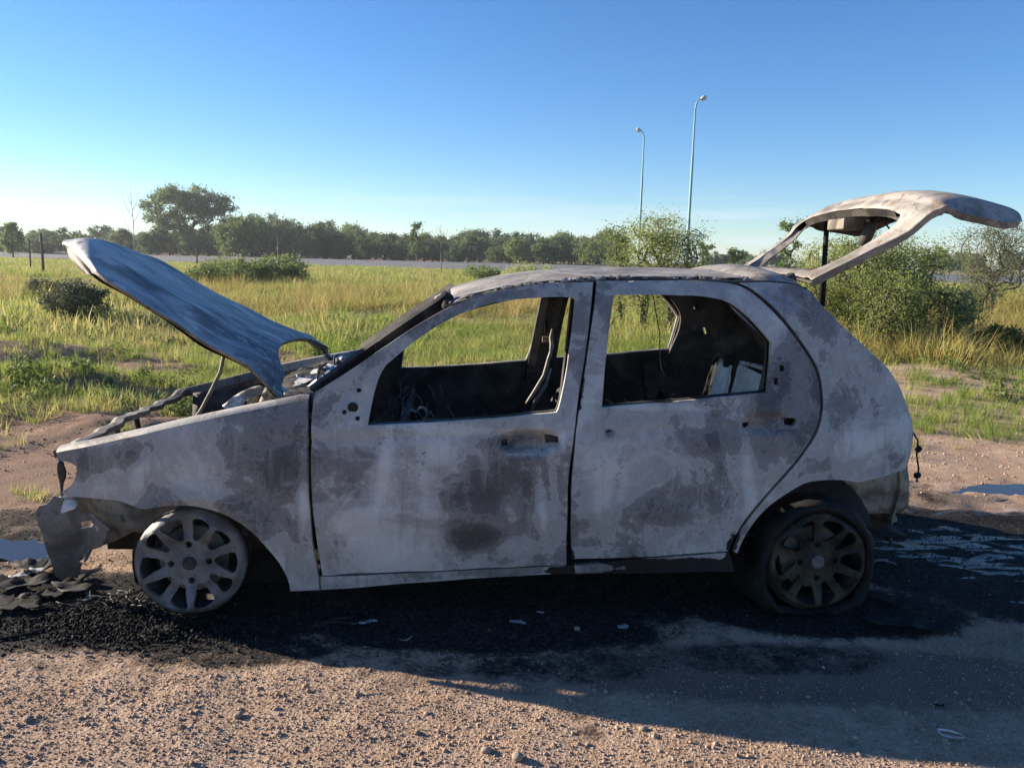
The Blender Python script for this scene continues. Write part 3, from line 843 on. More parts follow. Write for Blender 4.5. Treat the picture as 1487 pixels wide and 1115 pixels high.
# roof end / spoiler hump in front of the hinges
rows = []
for k in range(16):
    f = k / 15
    row = []
    for v in np.linspace(-1, 1, 41):
        x0 = R_[-22, 0] + 0.06; x1 = R_[-1, 0] + 0.06
        x = x0 + (x1 - x0) * f - 0.02 * (1 - v * v) * f
        z = 1.250 + 0.034 * math.sin(math.pi * min(f * 1.15, 1)) + 0.058 * (1 - abs(v) ** 2.4) * (0.75 + 0.25 * f) - 0.05 * sstep(0.86, 1, abs(v)) - 0.035 * sstep(0.8, 1, f)
        row.append((x, v * 0.545, z + 0.006 * (float(fbm(x * 14, v * 7, 41, 3)) - .5)))
    rows.append(row)
MB().grid(rows).build('roof_spoiler', M['scorch'], car, smooth=True, solid=0.005)
m = MB()
for s in (-1, 1):
    MB().box((R_[-6, 0] + 0.04, s * 0.42, 1.275), (0.09, 0.05, 0.03), (0, -0.5, 0)).build('tailgate_hinge', M['soot'], car, bevel=0.006)

# ---- rear corner returns, rear panel
rear_px = [(1173, 420), (1190, 441), (1223, 474), (1257, 505), (1289, 535), (1306, 562), (1317, 590), (1324, 612), (1326, 634), (1321, 667), (1316, 682)]
rr = resample(from_side(*rear_px), 40)
for s in (1, -1):
    rows = []
    for dx, dy, dz in ((0, 0, 0), (0.012, 0.018, -0.002), (0.022, 0.05, -0.004), (0.024, 0.10, -0.01), (-0.03, 0.125, -0.02)):
        rows.append([(p[0] + dx, s * (-(W(p[0], p[2]) + relief(p[0], p[2])) + dy), p[2] + dz) for p in rr])
    o = MB().grid(rows).build('corner_return', M['paint'], car, smooth=True)
    paint_attrs(o.data)
xr = rr[-6][0]
rows = []
for z in np.linspace(0.20, 0.62, 12):
    rows.append([(xr + 0.05 - 0.04 * v * v + 0.012 * math.sin(v * 7 + z * 20), v * 0.56, z) for v in np.linspace(-1, 1, 31)])
MB().grid(rows).build('rear_apron', M['rust'], car, smooth=True, solid=0.006)
def sheet(name, px, yfun, mat, step=0.03, amp=0.02, seed=1, parent=None, holes=(), solid=0.003, smooth_it=1):
    """bent metal sheet traced in side view, standing at lateral position yfun(x, z)"""
    def cv(p):
        q = car_y(p[0], p[1], -0.6)
        for _ in range(8): q = car_y(p[0], p[1], yfun(q[0], q[2]))
        return q[[0, 2]]
    out = chaikin([cv(p) for p in px], smooth_it)
    V2, Tq = fill2d(out, [chaikin([cv(p) for p in h], 1) for h in holes], step)
    y = np.array([yfun(a, b) for a, b in V2]) + amp * (fbm(V2[:, 0] * 9, V2[:, 1] * 9, seed, 3) - 0.5) * 2
    me = np_mesh(name, np.stack((V2[:, 0], y, V2[:, 1]), 1), Tq, True)
    o = mesh_obj(name, me, M[mat], parent or car)
    md = o.modifiers.new('solid', 'SOLIDIFY'); md.thickness = solid; md.offset = 0
    return o
sheet('rear_wheel_house', [(1205, 694), (1246, 692), (1319, 676), (1321, 735), (1306, 748), (1268, 744), (1240, 752), (1228, 728), (1212, 706)], lambda x, z: -0.60 + 0.35 * max(0, x - 1.45), 'rust', 0.025, 0.015, 4)
sheet('rear_wheel_arch', [(1075, 800), (1080, 765), (1110, 725), (1160, 695), (1215, 690), (1245, 720), (1255, 760), (1270, 800), (1260, 850), (1075, 850)], lambda x, z: -0.46, 'char', 0.04, 0.01, 5)
m = MB(); p = car_y(1282, 748, -0.45); m.box(p, (0.09, 0.03, 0.04), (0, 0.3, 0)).build('tow_bracket', M['rust'], car, bevel=0.004)
m = MB(); m.tube([car_y(1240, 752, -0.35), car_y(1275, 757, -0.32), car_y(1300, 752, -0.32)], 0.02, 8).build('exhaust_end', M['rust'], car, smooth=True)
# drooping lamp wiring at the rear corner
m = MB(); m.tube([car_y(1326, 628, -0.5), car_y(1333, 640, -0.52), car_y(1331, 660, -0.52), car_y(1334, 680, -0.5), car_y(1331, 700, -0.5)], 0.004, 6).build('lamp_wire', M['char'], car, smooth=True)
for q in ((1334, 652), (1332, 690)):
    p = car_y(*q, -0.52); MB().box(p, (0.026, 0.018, 0.022), (rnd.uniform(-1, 1), rnd.uniform(-1, 1), 0)).build('lamp_socket', M['char'], car, bevel=0.005)

# ---- front end: bumper carrier, wheel house, lock carrier
sheet('bumper_carrier', [(51, 744), (56, 735), (66, 733), (78, 720), (92, 724), (104, 727), (112, 738), (122, 742), (142, 750), (160, 768), (152, 784), (147, 794), (134, 798), (128, 812), (120, 818), (114, 838), (100, 836), (92, 842), (82, 837), (74, 816), (66, 798), (60, 775)], lambda x, z: -0.60 - 0.45 * abs(x + 1.62) + 0.10 * max(0, 0.30 - z) + (0.05 if z < 0.24 else 0) * (0.24 - z) * 4, 'hub', 0.012, 0.012, 11, smooth_it=0,
      holes=[[(118, 758), (134, 755), (132, 764), (116, 768)], [(114, 812), (124, 806), (122, 818)]])
sheet('front_wheel_house', [(93, 716), (131, 719), (171, 722), (208, 732), (260, 722), (330, 735), (330, 800), (215, 775), (196, 770), (176, 782), (150, 792), (138, 770), (120, 740)], lambda x, z: -0.55 - 0.10 * (x + 1.5), 'rust', 0.02, 0.02, 12)
sheet('front_arch_liner', [(205, 738), (300, 720), (390, 770), (425, 850), (400, 870), (200, 870), (190, 800)], lambda x, z: -0.45, 'char', 0.04, 0.01, 13)
sheet('headlamp_bracket', [(84, 667), (92, 670), (98, 690), (91, 705), (93, 725), (88, 727), (87, 700), (83, 685)], lambda x, z: -0.60, 'soot', 0.012, 0.012, 14)
sheet('torn_strip', [(72, 726), (92, 720), (112, 728), (110, 738), (92, 744), (80, 738)], lambda x, z: -0.63, 'alu', 0.012, 0.03, 15)
cm = [car_y(84, 658, -0.60), car_y(104, 650, -0.52), car_y(138, 632, -0.36), car_y(180, 606, -0.05), car_y(215, 594, 0.3), car_y(240, 583, 0.5), car_y(268, 566, 0.64)]
cmr = resample(cm, 40)
rows = [[p + np.array((0.01 * math.sin(i * 1.1), 0, 0.012 * (float(fbm(i * .4, 0, 3, 2)) - .5))) + np.array(d) for i, p in enumerate(cmr)] for d in ((-0.012, 0, -0.02), (-0.018, 0, 0.006), (0.0, 0, 0.012), (0.03, 0, 0.010), (0.032, 0, -0.012))]
MB().grid(rows).build('lock_carrier', M['scorch'], car, smooth=False, solid=0.003)
for i in (4, 14, 22):
    p = cmr[i]; MB().tube([p, p + np.array((0.02, 0.0, -0.14)), p + np.array((0.05, 0.01, -0.33))], [0.014, 0.012, 0.015], 6).build('radiator_support', M['soot'], car)
MB().tube([(-1.72, -0.6, 0.22), (-1.86, -0.3, 0.2), (-1.9, 0, 0.2), (-1.86, 0.3, 0.2), (-1.72, 0.6, 0.22)], 0.035, 8).build('bumper_beam', M['soot'], car, smooth=True)

# ---- engine bay: inner wings, engine lump, strut tower, crumpled alloy pieces, bulkhead
for s in (1, -1):
    rows = [[(x, s * (-y), z) for x in np.linspace(-1.62, -0.76, 20)] for y, z in ((0.585, 0.60), (0.56, 0.50), (0.50, 0.34), (0.46, 0.14))]
    MB().grid([[(p[0], p[1], p[2] + (p[0] + 1.62) * 0.16 * (1 if i < 2 else 0)) for p in r] for i, r in enumerate(rows)]).build('inner_wing', M['soot'], car, smooth=True, solid=0.004)
    MB().lathe([(0.0, 0.62), (0.06, 0.62), (0.085, 0.60), (0.10, 0.50), (0.115, 0.3)], 18, 'z', (-1.12, s * -0.47, 0)).build('strut_tower', M['rust'], car, smooth=True)
def lump(name, c, s, mat, seed, parent=None, n=18, amp=0.35, boxy=4):
    rows = []
    for i in range(n + 1):
        th = math.pi * i / n
        row = []
        for j in range(2 * n):
            ph = math.pi * j / n
            d = np.array((math.sin(th) * math.cos(ph), math.sin(th) * math.sin(ph), math.cos(th)))
            k = (abs(d[0]) ** boxy + abs(d[1]) ** boxy + abs(d[2]) ** boxy) ** (-1 / boxy)
            k *= 1 + amp * (float(fbm(d[0] * 2.2 + d[2] * 1.7 + seed, d[1] * 2.2 - d[2] * 1.3, seed, 4)) - 0.5) * 2
            row.append((c[0] + d[0] * k * s[0], c[1] + d[1] * k * s[1], c[2] + d[2] * k * s[2]))
        rows.append(row)
    return MB().grid(rows, close_v=True).build(name, M[mat], parent or car, smooth=True)
lump('engine_block', (-1.28, 0.10, 0.36), (0.22, 0.34, 0.18), 'soot', 51)
lump('gearbox', (-1.22, -0.28, 0.33), (0.17, 0.16, 0.13), 'soot', 52)
def crumple(name, px, y0, mat, seed, amp=0.05):
    return sheet(name, px, lambda x, z: y0 + 1.1 * (z - 0.72), mat, 0.012, amp, seed, solid=0.004)
crumple('crumpled_tray', [(322, 590), (345, 571), (372, 560), (384, 562), (378, 572), (358, 580), (352, 590), (362, 596), (336, 600)], -0.50, 'alu', 61)
crumple('crumpled_bracket', [(372, 596), (386, 562), (400, 560), (412, 574), (414, 586), (398, 590), (394, 578), (386, 588), (380, 597)], -0.47, 'scorch', 62)
crumple('crumpled_guard', [(352, 592), (362, 574), (378, 570), (386, 582), (376, 596), (360, 598)], -0.42, 'char', 63, 0.03)
crumple('hinge_plate', [(412, 566), (432, 566), (448, 574), (444, 582), (420, 584), (411, 578)], -0.56, 'scorch', 64, 0.03)
rows = []
for i, x in enumerate(np.linspace(-0.93, -0.62, 16)):
    rows.append([(x + 0.05 * (1 - v * v) * -1, v * 0.70, 0.775 + 0.10 * (x + 0.93) + 0.05 * (float(fbm(x * 9, v * 6, 71, 4)) - 0.5) + 0.02 * (1 - v * v)) for v in np.linspace(-1, 1, 61)])
MB().grid(rows).build('cowl', M['soot'], car, smooth=False, solid=0.004)
m = MB()
for k in range(26):
    x, y = rnd.uniform(-0.92, -0.66), rnd.uniform(-0.62, 0.55); z = 0.80 + 0.10 * (x + 0.93)
    L = rnd.uniform(0.03, 0.09); a = rnd.uniform(-1, 1)
    m.add([(x, y, z), (x + L * math.cos(a), y + L * math.sin(a), z + 0.012), (x + L * math.cos(a + .5), y + L * math.sin(a + .5), z + rnd.uniform(.01, .035)), (x + .02, y + .03, z + 0.02)], [(0, 1, 2, 3)])
o = m.build('ash_flakes', M['alu'], car, solid=0.002); o['kind'] = 'stuff'
for y0, y1 in ((-0.35, 0.25), (0.1, 0.62)):
    MB().tube([(-0.80, y0, 0.80), (-0.84, (y0 + y1) / 2, 0.83), (-0.86, y1, 0.815)], [0.009, 0.006, 0.004], 6).build('wiper_arm', M['char'], car)
rows = [[(-0.70 + 0.02 * math.sin(v * 9 + z * 8), v * 0.69, z) for v in np.linspace(-1, 1, 31)] for z in np.linspace(0.14, 0.80, 12)]
MB().grid(rows).build('bulkhead', M['soot'], car, smooth=True, solid=0.004)

# ---- floor, interior
rows = [[(x, v * 0.70, 0.155 + 0.10 * math.exp(-(v / 0.16) ** 2) + 0.02 * (float(fbm(x * 4, v * 4, 81, 3)) - .5) + 0.13 * sstep(0.35, 0.75, x)) for v in np.linspace(-1, 1, 41)] for x in np.linspace(-0.70, 1.58, 50)]
MB().grid(rows).build('floor_pan', M['char'], car, smooth=True, solid=0.01)
bar_across('dash_beam', (-0.47, -0.64, 0.60), (-0.47, 0.64, 0.60), 0.022, 'soot', 0.03)
MB().tube([(-0.50, -0.34, 0.50), (-0.32, -0.34, 0.60), (-0.24, -0.34, 0.64)], 0.02, 8).build('steering_column', M['soot'], car)
# rusty hook of the dash lit from the far window
m = MB(); pts = [car_y(*q, -0.42) for q in ((584, 605), (586, 592), (592, 600), (597, 594), (604, 599), (610, 592), (616, 592), (619, 600))]
m.tube(pts, 0.006, 6).build('wire_bracket', M['scorch'], car, smooth=True)
def seat(name, x0, yc, back_top, tilt):
    s = empty(name); s.parent = car
    w = 0.21
    m = MB()
    for y in (-w, w): m.tube([(x0 - 0.24, yc + y, 0.36), (x0 + 0.16, yc + y, 0.34)], 0.013, 7)
    for x in np.linspace(x0 - 0.24, x0 + 0.16, 6): m.tube([(x, yc - w, 0.355), (x, yc, 0.335), (x, yc + w, 0.355)], 0.006, 5)
    o = m.build('seat_frame', M['soot'], s); o['kind'] = 'stuff'
    m = MB()
    top = np.array((x0 + 0.16 + tilt, yc, back_top))
    pts = [(x0 + 0.16, yc - w, 0.34), (x0 + 0.16 + tilt * .8, yc - w * .9, back_top - 0.08), (top[0], yc - w * 0.6, back_top), (top[0], yc + w * 0.6, back_top), (x0 + 0.16 + tilt * .8, yc + w * .9, back_top - 0.08), (x0 + 0.16, yc + w, 0.34)]
    m.tube(pts, 0.014, 7)
    for k in range(1, 6):
        f = k / 6; m.tube([(x0 + 0.16 + tilt * f, yc - w * .93, 0.34 + (back_top - 0.34) * f), (x0 + 0.18 + tilt * f, yc, 0.33 + (back_top - 0.34) * f), (x0 + 0.16 + tilt * f, yc + w * .93, 0.34 + (back_top - 0.34) * f)], 0.005, 5)
    o = m.build('backrest_frame', M['soot'], s); o['kind'] = 'stuff'
    for y in (-w, w): MB().box((x0 - 0.04, yc + y, 0.25), (0.36, 0.03, 0.17)).build('seat_rail', M['char'], s)
seat('front_seat', 0.0, -0.34, 0.66, 0.16)
seat('front_seat', 0.0, 0.34, 0.66, 0.16)
# burnt belt strands hanging at the far centre pillar
for L in ([(764, 586), (775, 570), (790, 545), (797, 520), (803, 500)], [(770, 600), (778, 582), (793, 558), (800, 535)], [(799, 520), (801, 500), (800, 490), (802, 478)]):
    MB().tube([car_y(*q, 0.52) for q in L], [0.007] + [0.010] * (len(L) - 2) + [0.006], 6).build('belt_strand', M['scorch'], car, smooth=True)
# rear bench: pale ash-covered backrest sheets
def px_sheet(name, quad, mat, parent=None, thick=0.012, n=14, bulge=0.012, seed=1):
    """four (px, py, y) corners -> curved sheet"""
    a, b, c, d = [car_y(*q) for q in quad]
    rows = []
    nn = np.cross(b - a, d - a); nn /= np.linalg.norm(nn)
    for i in range(n + 1):
        u = i / n
        rows.append([(a + (b - a) * v) * (1 - u) + (d + (c - d) * v) * u + nn * bulge * (4 * u * (1 - u) + 0.9 * (float(fbm(u * 5, v * 5, seed, 3)) - .5)) for v in np.linspace(0, 1, n + 1)])
    return MB().grid(rows).build(name, M[mat], parent or car, smooth=True, solid=thick)
t = NT('pale_seat_ash')
a = t.noise(14, 6, 0.6); b = t.noise(60, 4, 0.6)
c = t.mix(t.ramp(a, 0.4, 0.65), (0.62, 0.63, 0.62), (0.80, 0.80, 0.78))
c = t.mix(t.math('MULTIPLY', t.ramp(b, 0.58, 0.7), 0.5), c, (0.2, 0.2, 0.2))
M['seat_ash'] = t.out(c, 0.7, t.bump(a, 0.3, 0.01))
bench = empty('rear_bench'); bench.parent = car
px_sheet('backrest_panel', [(1030, 580, 0.10), (1046, 520, 0.18), (1062, 532, -0.02), (1052, 582, -0.06)], 'seat_ash', bench, seed=3)
px_sheet('backrest_panel', [(1060, 580, -0.12), (1074, 528, -0.02), (1124, 552, -0.30), (1124, 586, -0.36)], 'seat_ash', bench, seed=5)
px_sheet('backrest_side', [(1018, 582, 0.16), (1036, 522, 0.24), (1046, 516, 0.20), (1030, 582, 0.12)], 'char', bench, seed=7)
MB().tube([car_y(1034, 528, 0.2), car_y(1044, 516, 0.16), car_y(1056, 518, 0.05)], 0.012, 7).build('bench_tube', M['soot'], bench, smooth=True)
MB().tube([car_y(1076, 526, -0.05), car_y(1100, 532, -0.18), car_y(1120, 538, -0.28)], 0.010, 7).build('bench_tube', M['alu'], bench, smooth=True)
for q in ((1056, 524), (1066, 520)):
    p = car_y(*q, 0.03); MB().box(p, (0.035, 0.03, 0.06)).build('bench_latch', M['char'], bench, bevel=0.005)
rows = [[(x, v * 0.62, 0.40 + 0.03 * (float(fbm(x * 6, v * 6, 83, 3)) - .5)) for v in np.linspace(-1, 1, 31)] for x in np.linspace(0.42, 0.80, 10)]
MB().grid(rows).build('bench_base', M['soot'], bench, smooth=True, solid=0.01)
rows = [[(0.80 + 0.10 * f + 0.0 * v, v * 0.62, 0.36 + 0.28 * f) for v in np.linspace(-1, 1, 21)] for f in np.linspace(0, 1, 8)]
MB().grid(rows).build('seat_bulkhead', M['char'], bench, smooth=True, solid=0.01)
# far rear wheel house hump and boot side, seen through the rear window
for s in (1, -1):
    MB().lathe([(0.0, 0.0), (0.22, 0.0), (0.30, 0.02), (0.32, 0.06), (0.32, 0.2)], 28, 'y', (HUBX, 0.44 if s > 0 else -0.64, 0.22)).build('wheel_hump', M['char'], car, smooth=True)

# burnt loom hanging under the dash and from the roof bows
def loom(name, pts0, n, L, seed, par):
    r = random.Random(seed); m = MB()
    for k in range(n):
        p = Vector(pts0[k % len(pts0)]) + Vector((r.uniform(-.12, .12), r.uniform(-.15, .15), 0)); q = [p.copy()]
        dx, dy = r.uniform(-.03, .03), r.uniform(-.03, .03)
        for j in range(6):
            p = p + Vector((dx + r.uniform(-.02, .02), dy + r.uniform(-.02, .02), -L / 6 * r.uniform(.5, 1.2))); q.append(p.copy())
        m.tube(q, r.uniform(0.002, 0.004), 5)
    o = m.build(name, M['rust'], par, smooth=True); o['kind'] = 'stuff'
loom('hanging_loom', [(-0.45, -0.2, 0.66), (-0.45, 0.15, 0.66), (-0.42, 0.4, 0.68)], 22, 0.22, 5, car)
loom('roof_wires', [(0.35, 0.35, 1.22), (0.75, 0.3, 1.22), (0.1, 0.45, 1.2)], 2, 0.5, 6, car)
m = MB()
for k in range(9):
    for i in range(3):
        cx, cy = 0.50 + 0.10 * i, -0.5 + 0.125 * k
        m.tube([(cx + 0.025 * math.cos(a), cy + 0.025 * math.sin(a), 0.42 + 0.012 * a) for a in np.linspace(0, 6.28 * 2.5, 22)], 0.003, 4)
o = m.build('seat_springs', M['rust'], bench); o['kind'] = 'stuff'
# ---- wheels
def wheel(cx, s, mat_cap, tyre, tilt=0.0):
    w = empty('wheel', (cx, s * -0.765, HUBZ), 0)
    w.parent = car
    w.rotation_euler = (tilt, 0, 0.06 * (cx < 0))
    R = 0.200
    def prof(r):
        return np.interp(r, [0, .035, .045, .075, .12, .165, .185, .195, .2], [-.012, -.012, -.006, -.004, -.012, -.022, -.016, -.004, .012])
    out = [np.array((R * math.cos(a), R * math.sin(a))) for a in np.linspace(0, 2 * math.pi, 72, endpoint=False)]
    holes = []
    for k in range(10):
        pair = k // 2
        a0 = 2 * math.pi * (pair / 5) + (0.29 if k % 2 else -0.29) + 0.35
        da0, da1 = 0.125, 0.235
        r0, r1 = 0.090, 0.170
        sk = 0.06 * (1 if k % 2 else -1)
        h = []
        for a, r in ((-da0, r0), (0, r0 - 0.006), (da0, r0), (da1 * .8, (r0 + r1) / 2), (da1, r1 - 0.01), (da1 * .7, r1), (0, r1 + .004), (-da1 * .7, r1), (-da1, r1 - 0.01), (-da1 * .8, (r0 + r1) / 2)):
            a_ = a0 + a + sk * (r - r0) / (r1 - r0)
            h.append(np.array((r * math.cos(a_), r * math.sin(a_))))
        holes.append(chaikin(h, 1, -1))
    for k in range(4):
        a0 = math.pi / 2 * k + 0.05
        holes.append([np.array((0.068 * math.cos(a0) + 0.0125 * math.cos(b), 0.068 * math.sin(a0) + 0.0125 * math.sin(b))) for b in np.linspace(0, 2 * math.pi, 10, endpoint=False)])
    V2, Tq = fill2d(out, holes, 0.0105)
    r = np.hypot(V2[:, 0], V2[:, 1]); th = np.arctan2(V2[:, 1], V2[:, 0])
    hollow = 0.016 * np.cos(5 * (th - 0.35)) * sstep(0.085, 0.12, r) * (1 - sstep(0.17, 0.19, r))
    y = s * (prof(r) + hollow + 0.002 * (fbm(V2[:, 0] * 30, V2[:, 1] * 30, 91, 2) - .5))
    V = np.stack((V2[:, 0], y, V2[:, 1]), 1)
    if s < 0: Tq = Tq[:, ::-1]
    E0 = boundary(Tq); vs0, inv = np.unique(E0, return_inverse=True); inv = inv.reshape(-1, 2)
    n = len(V); k = len(vs0)
    VV = np.concatenate((V, V[vs0], V[vs0] + np.array((0, s * 0.016, 0))))
    a, b = inv[:, 0] + n, inv[:, 1] + n
    FT = np.concatenate((Tq, np.stack((a, b, b + k), 1), np.stack((a, b + k, a + k), 1)))
    me = np_mesh('hub_cap', VV, FT, True)
    mesh_obj('hub_cap', me, M[mat_cap], w)
    MB().lathe([(0.0, s * -0.018), (0.016, s * -0.020), (0.024, s * -0.017), (0.027, s * -0.010)], 20).build('centre_badge', M['hub' if mat_cap == 'hub_dark' else 'soot'], w, smooth=True)
    MB().lathe([(0.202, s * 0.006), (0.194, s * 0.012), (0.180, s * 0.03), (0.172, s * 0.07), (0.172, s * 0.14), (0.19, s * 0.155)], 48).build('rim', M['soot'], w, smooth=True)
    MB().lathe([(0.0, s * 0.045), (0.09, s * 0.045), (0.125, s * 0.05), (0.13, s * 0.09), (0.0, s * 0.09)], 30).build('brake_disc', M['rust'], w, smooth=False)
    for k in range(4):
        a0 = math.pi / 2 * k + 0.05
        MB().lathe([(0.0, s * 0.006), (0.008, s * 0.007), (0.010, s * 0.02)], 8, 'y', (0.068 * math.cos(a0), 0, 0.068 * math.sin(a0))).build('wheel_bolt', M['char'], w)
    if tyre:
        # collapsed, charred tyre carcass: sits low, sags out at the bottom
        rows = []
        nA = 64
        for prf in ((0.195, 0.012), (0.205, -0.022), (0.222, -0.020), (0.236, 0.004), (0.240, 0.05), (0.235, 0.13), (0.21, 0.15)):
            row = []
            for k in range(nA):
                a = 2 * math.pi * k / nA
                rr_ = prf[0] + 0.018 * (float(fbm(math.cos(a) * 5, math.sin(a) * 5 + prf[1] * 40, 95, 4)) - .5) * 2
                x, z = rr_ * math.cos(a), rr_ * math.sin(a)
                sag = max(0.0, -z - 0.13)
                if z < 0: x *= 1 + 0.35 * sstep(0.05, 0.25, -z)
                if x < 0: x -= 0.03 * sstep(0.0, 0.2, -z)
                z = max(z, -HUBZ + 0.004 + 0.006 * math.sin(k * 1.7))
                row.append((x, s * (prf[1] - 0.18 * sag), z))
            rows.append(row)
        MB().grid(rows, close_v=True).build('tyre', M['char'], w, smooth=True)
    return w
wheel(-HUBX, 1, 'hub', False, -0.05)
wheel(HUBX, 1, 'hub_dark', True)
wheel(-HUBX, -1, 'hub_dark', False)
wheel(HUBX, -1, 'hub_dark', True)
MB().tube([(HUBX, -0.6, 0.21), (HUBX, 0.6, 0.21)], 0.03, 8).build('rear_axle', M['char'], car)
MB().tube([(-HUBX, -0.6, 0.21), (-HUBX, 0.6, 0.21)], 0.025, 8).build('front_axle', M['char'], car)
# ================================================================== ground
def project_world(P):
    P = np.asarray(P, float)
    wy = P[:, 1]; wz = P[:, 2] - CAMH
    dep = np.maximum(wy * _cp - wz * _sp, 1e-3)
    up = wy * _sp + wz * _cp
    u2, v2 = FPX * P[:, 0] / dep, -FPX * up / dep
    return np.stack((u2 * _cr - v2 * _sr + CXP, u2 * _sr + v2 * _cr + CYP), 1)
def H(x, y):
    x = np.asarray(x, float); y = np.asarray(y, float)
    h = 0.018 * (fbm(x * 1.7, y * 1.7, 101, 3) - 0.5) + 0.010 * (fbm(x * 7, y * 7, 102, 3) - 0.5)
    h = h + 0.012 * (fbm(x * 4.2, y * 4.2, 110, 3) - 0.5) * (1 - sstep(2.4, 2.8, y))
    near = 1 - sstep(4.6, 7.0, y)
    h = h - 0.012 * near
    h = h + 0.006 * (fbm(x * 26, y * 26, 108, 2) - 0.5) * (1 - sstep(5, 8, y))
    # soil bank and scrapes on the left behind the car
    b = np.exp(-((x + 4.6) / 1.9) ** 2 - ((y - 6.6) / 0.75) ** 2) * 0.26 + np.exp(-((x + 3.0) / 1.2) ** 2 - ((y - 5.6) / 0.45) ** 2) * 0.12
    b = b + np.exp(-((x + 6.2) / 1.8) ** 2 - ((y - 8.6) / 0.8) ** 2) * 0.24
    h = h + b * (0.55 + 0.9 * fbm(x * 1.6, y * 1.6, 103, 4))
    h = h + 0.16 * sstep(5.2, 9.0, y) * (fbm(x * 0.55, y * 0.55, 104, 4) - 0.42)
    h = h + 0.13 * (1 - sstep(-1.9, -0.9, x)) * sstep(4.6, 5.6, y) * (1 - sstep(9, 12, y)) * (fbm(x * 1.3, y * 1.9, 106, 4) - 0.5) * 2
    mud = np.exp(-((x + 2.3) / 0.7) ** 2 - ((y - 3.25) / 0.6) ** 2) + np.exp(-((x - 2.7) / 0.9) ** 2 - ((y - 4.3) / 0.9) ** 2)
    h = h + 0.055 * np.minimum(mud, 1) * (fbm(x * 5, y * 7, 109, 4) - 0.5)
    # right-hand bank
    h = h + 0.12 * np.exp(-((x - 6.0) / 2.4) ** 2 - ((y - 9.6) / 1.0) ** 2)
    h = h + 0.35 * np.exp(-((x - 13) / 4.0) ** 2 - ((y - 19) / 3.0) ** 2)
    h = h + 0.30 * sstep(12, 40, y) * (fbm(x * 0.06, y * 0.06, 105, 3) - 0.5)
    h = h + 0.75 * sstep(85, 150, y)
    # hollows that hold the puddles
    for (cx, cy, rx, ry, d) in HOLLOW:
        h = h - d * np.exp(-((x - cx) / rx) ** 2 - ((y - cy) / ry) ** 2)
    return h
pa, pb, pc = ground_at(1470, 706), ground_at(1395, 728), ground_at(30, 792)
HOLLOW = [(pa[0], pa[1], 0.55, 0.16, 0.030), (pb[0] , pb[1], 0.35, 0.12, 0.026), (pc[0] - 0.15, pc[1], 0.45, 0.22, 0.030)]
def axis(lo, hi, step, far_lo, far_hi, g=1.06):
    a = list(np.arange(lo, hi, step)); s = step; x = a[-1]
    while x < far_hi: s *= g; x += s; a.append(x)
    b = []; s = step; x = lo
    while x > far_lo: s *= g; x -= s; b.append(x)
    return np.array(b[::-1] + a)
gx = axis(-3.6, 3.8, 0.028, -3500, 3500, 1.075)
gy = axis(1.5, 6.2, 0.028, -300, 4500, 1.075)
GX, GY = np.meshgrid(gx, gy)
GZ = H(GX, GY)
V = np.stack((GX.ravel(), GY.ravel(), GZ.ravel()), 1)
nx, ny = len(gx), len(gy)
idx = np.arange(nx * ny).reshape(ny, nx)
Fq = np.stack((idx[:-1, :-1].ravel(), idx[:-1, 1:].ravel(), idx[1:, 1:].ravel(), idx[1:, :-1].ravel()), 1)
gme = np_mesh('ground', V, Fq, True)
def blobs(L, P2):
    v = np.zeros(len(P2))
    for (x, y, rx, ry, s) in L:
        d = np.hypot((P2[:, 0] - x) / rx, (P2[:, 1] - y) / ry)
        v = np.maximum(v, s * (1 - sstep(0.55, 1.15, d)))
    return v
# burnt ground in plan: (x, y, rx, ry, strength); centres taken from the photograph
def gblob(px, py, rx, ry, s):
    x, y = ground_at(px, py); return (x, y, rx, ry, s)
CHAR = [gblob(743, 800, 2.0, 0.95, 1.0), gblob(260, 890, 0.75, 0.36, 1.0), gblob(60, 880, 0.75, 0.45, 0.95), gblob(330, 940, 0.50, 0.16, 0.80), gblob(700, 900, 0.9, 0.30, 0.95),
        gblob(1190, 880, 0.75, 0.30, 1.0), gblob(1400, 820, 0.75, 0.55, 1.0), gblob(1480, 860, 0.5, 0.35, 0.95), gblob(1120, 950, 0.55, 0.14, 0.62), gblob(800, 960, 0.5, 0.15, 0.62),
        gblob(600, 960, 0.45, 0.12, 0.55), (0.0, 4.0, 1.95, 1.1, 1.0), gblob(20, 760, 0.5, 0.35, 0.7), gblob(130, 960, 0.5, 0.10, 0.5), gblob(860, 1060, 0.07, 0.05, 0.6), gblob(840, 1040, 0.06, 0.04, .6),
        gblob(1130, 955, 0.05, 0.02, 0.8), gblob(1300, 700, 0.35, 0.5, 0.55), gblob(1430, 762, 0.9, 0.42, 0.9), gblob(1340, 745, 0.4, 0.3, 0.8)]
DARK_DIRT = [gblob(1150, 970, 1.1, 0.24, 1.0), gblob(1400, 990, 0.8, 0.20, 0.8), gblob(760, 985, 0.6, 0.12, 0.6), gblob(1450, 740, 0.7, 0.5, 0.7), gblob(40, 780, 0.6, 0.6, 0.6)]  # patches of darker brown dirt; the two beside the puddles are damp margins
WET = [gblob(1420, 800, 0.62, 0.36, 1.0), gblob(1340, 770, 0.35, 0.2, 0.8), gblob(1470, 850, 0.3, 0.2, .7), gblob(110, 860, 0.5, 0.3, .35), gblob(40, 830, 0.5, 0.3, .45), gblob(1400, 735, .7, .2, .9), gblob(60, 800, .4, .2, .7)]
P2 = V[:, :2]
ch = blobs(CHAR, P2); wt = blobs(WET, P2); dm = blobs(DARK_DIRT, P2)
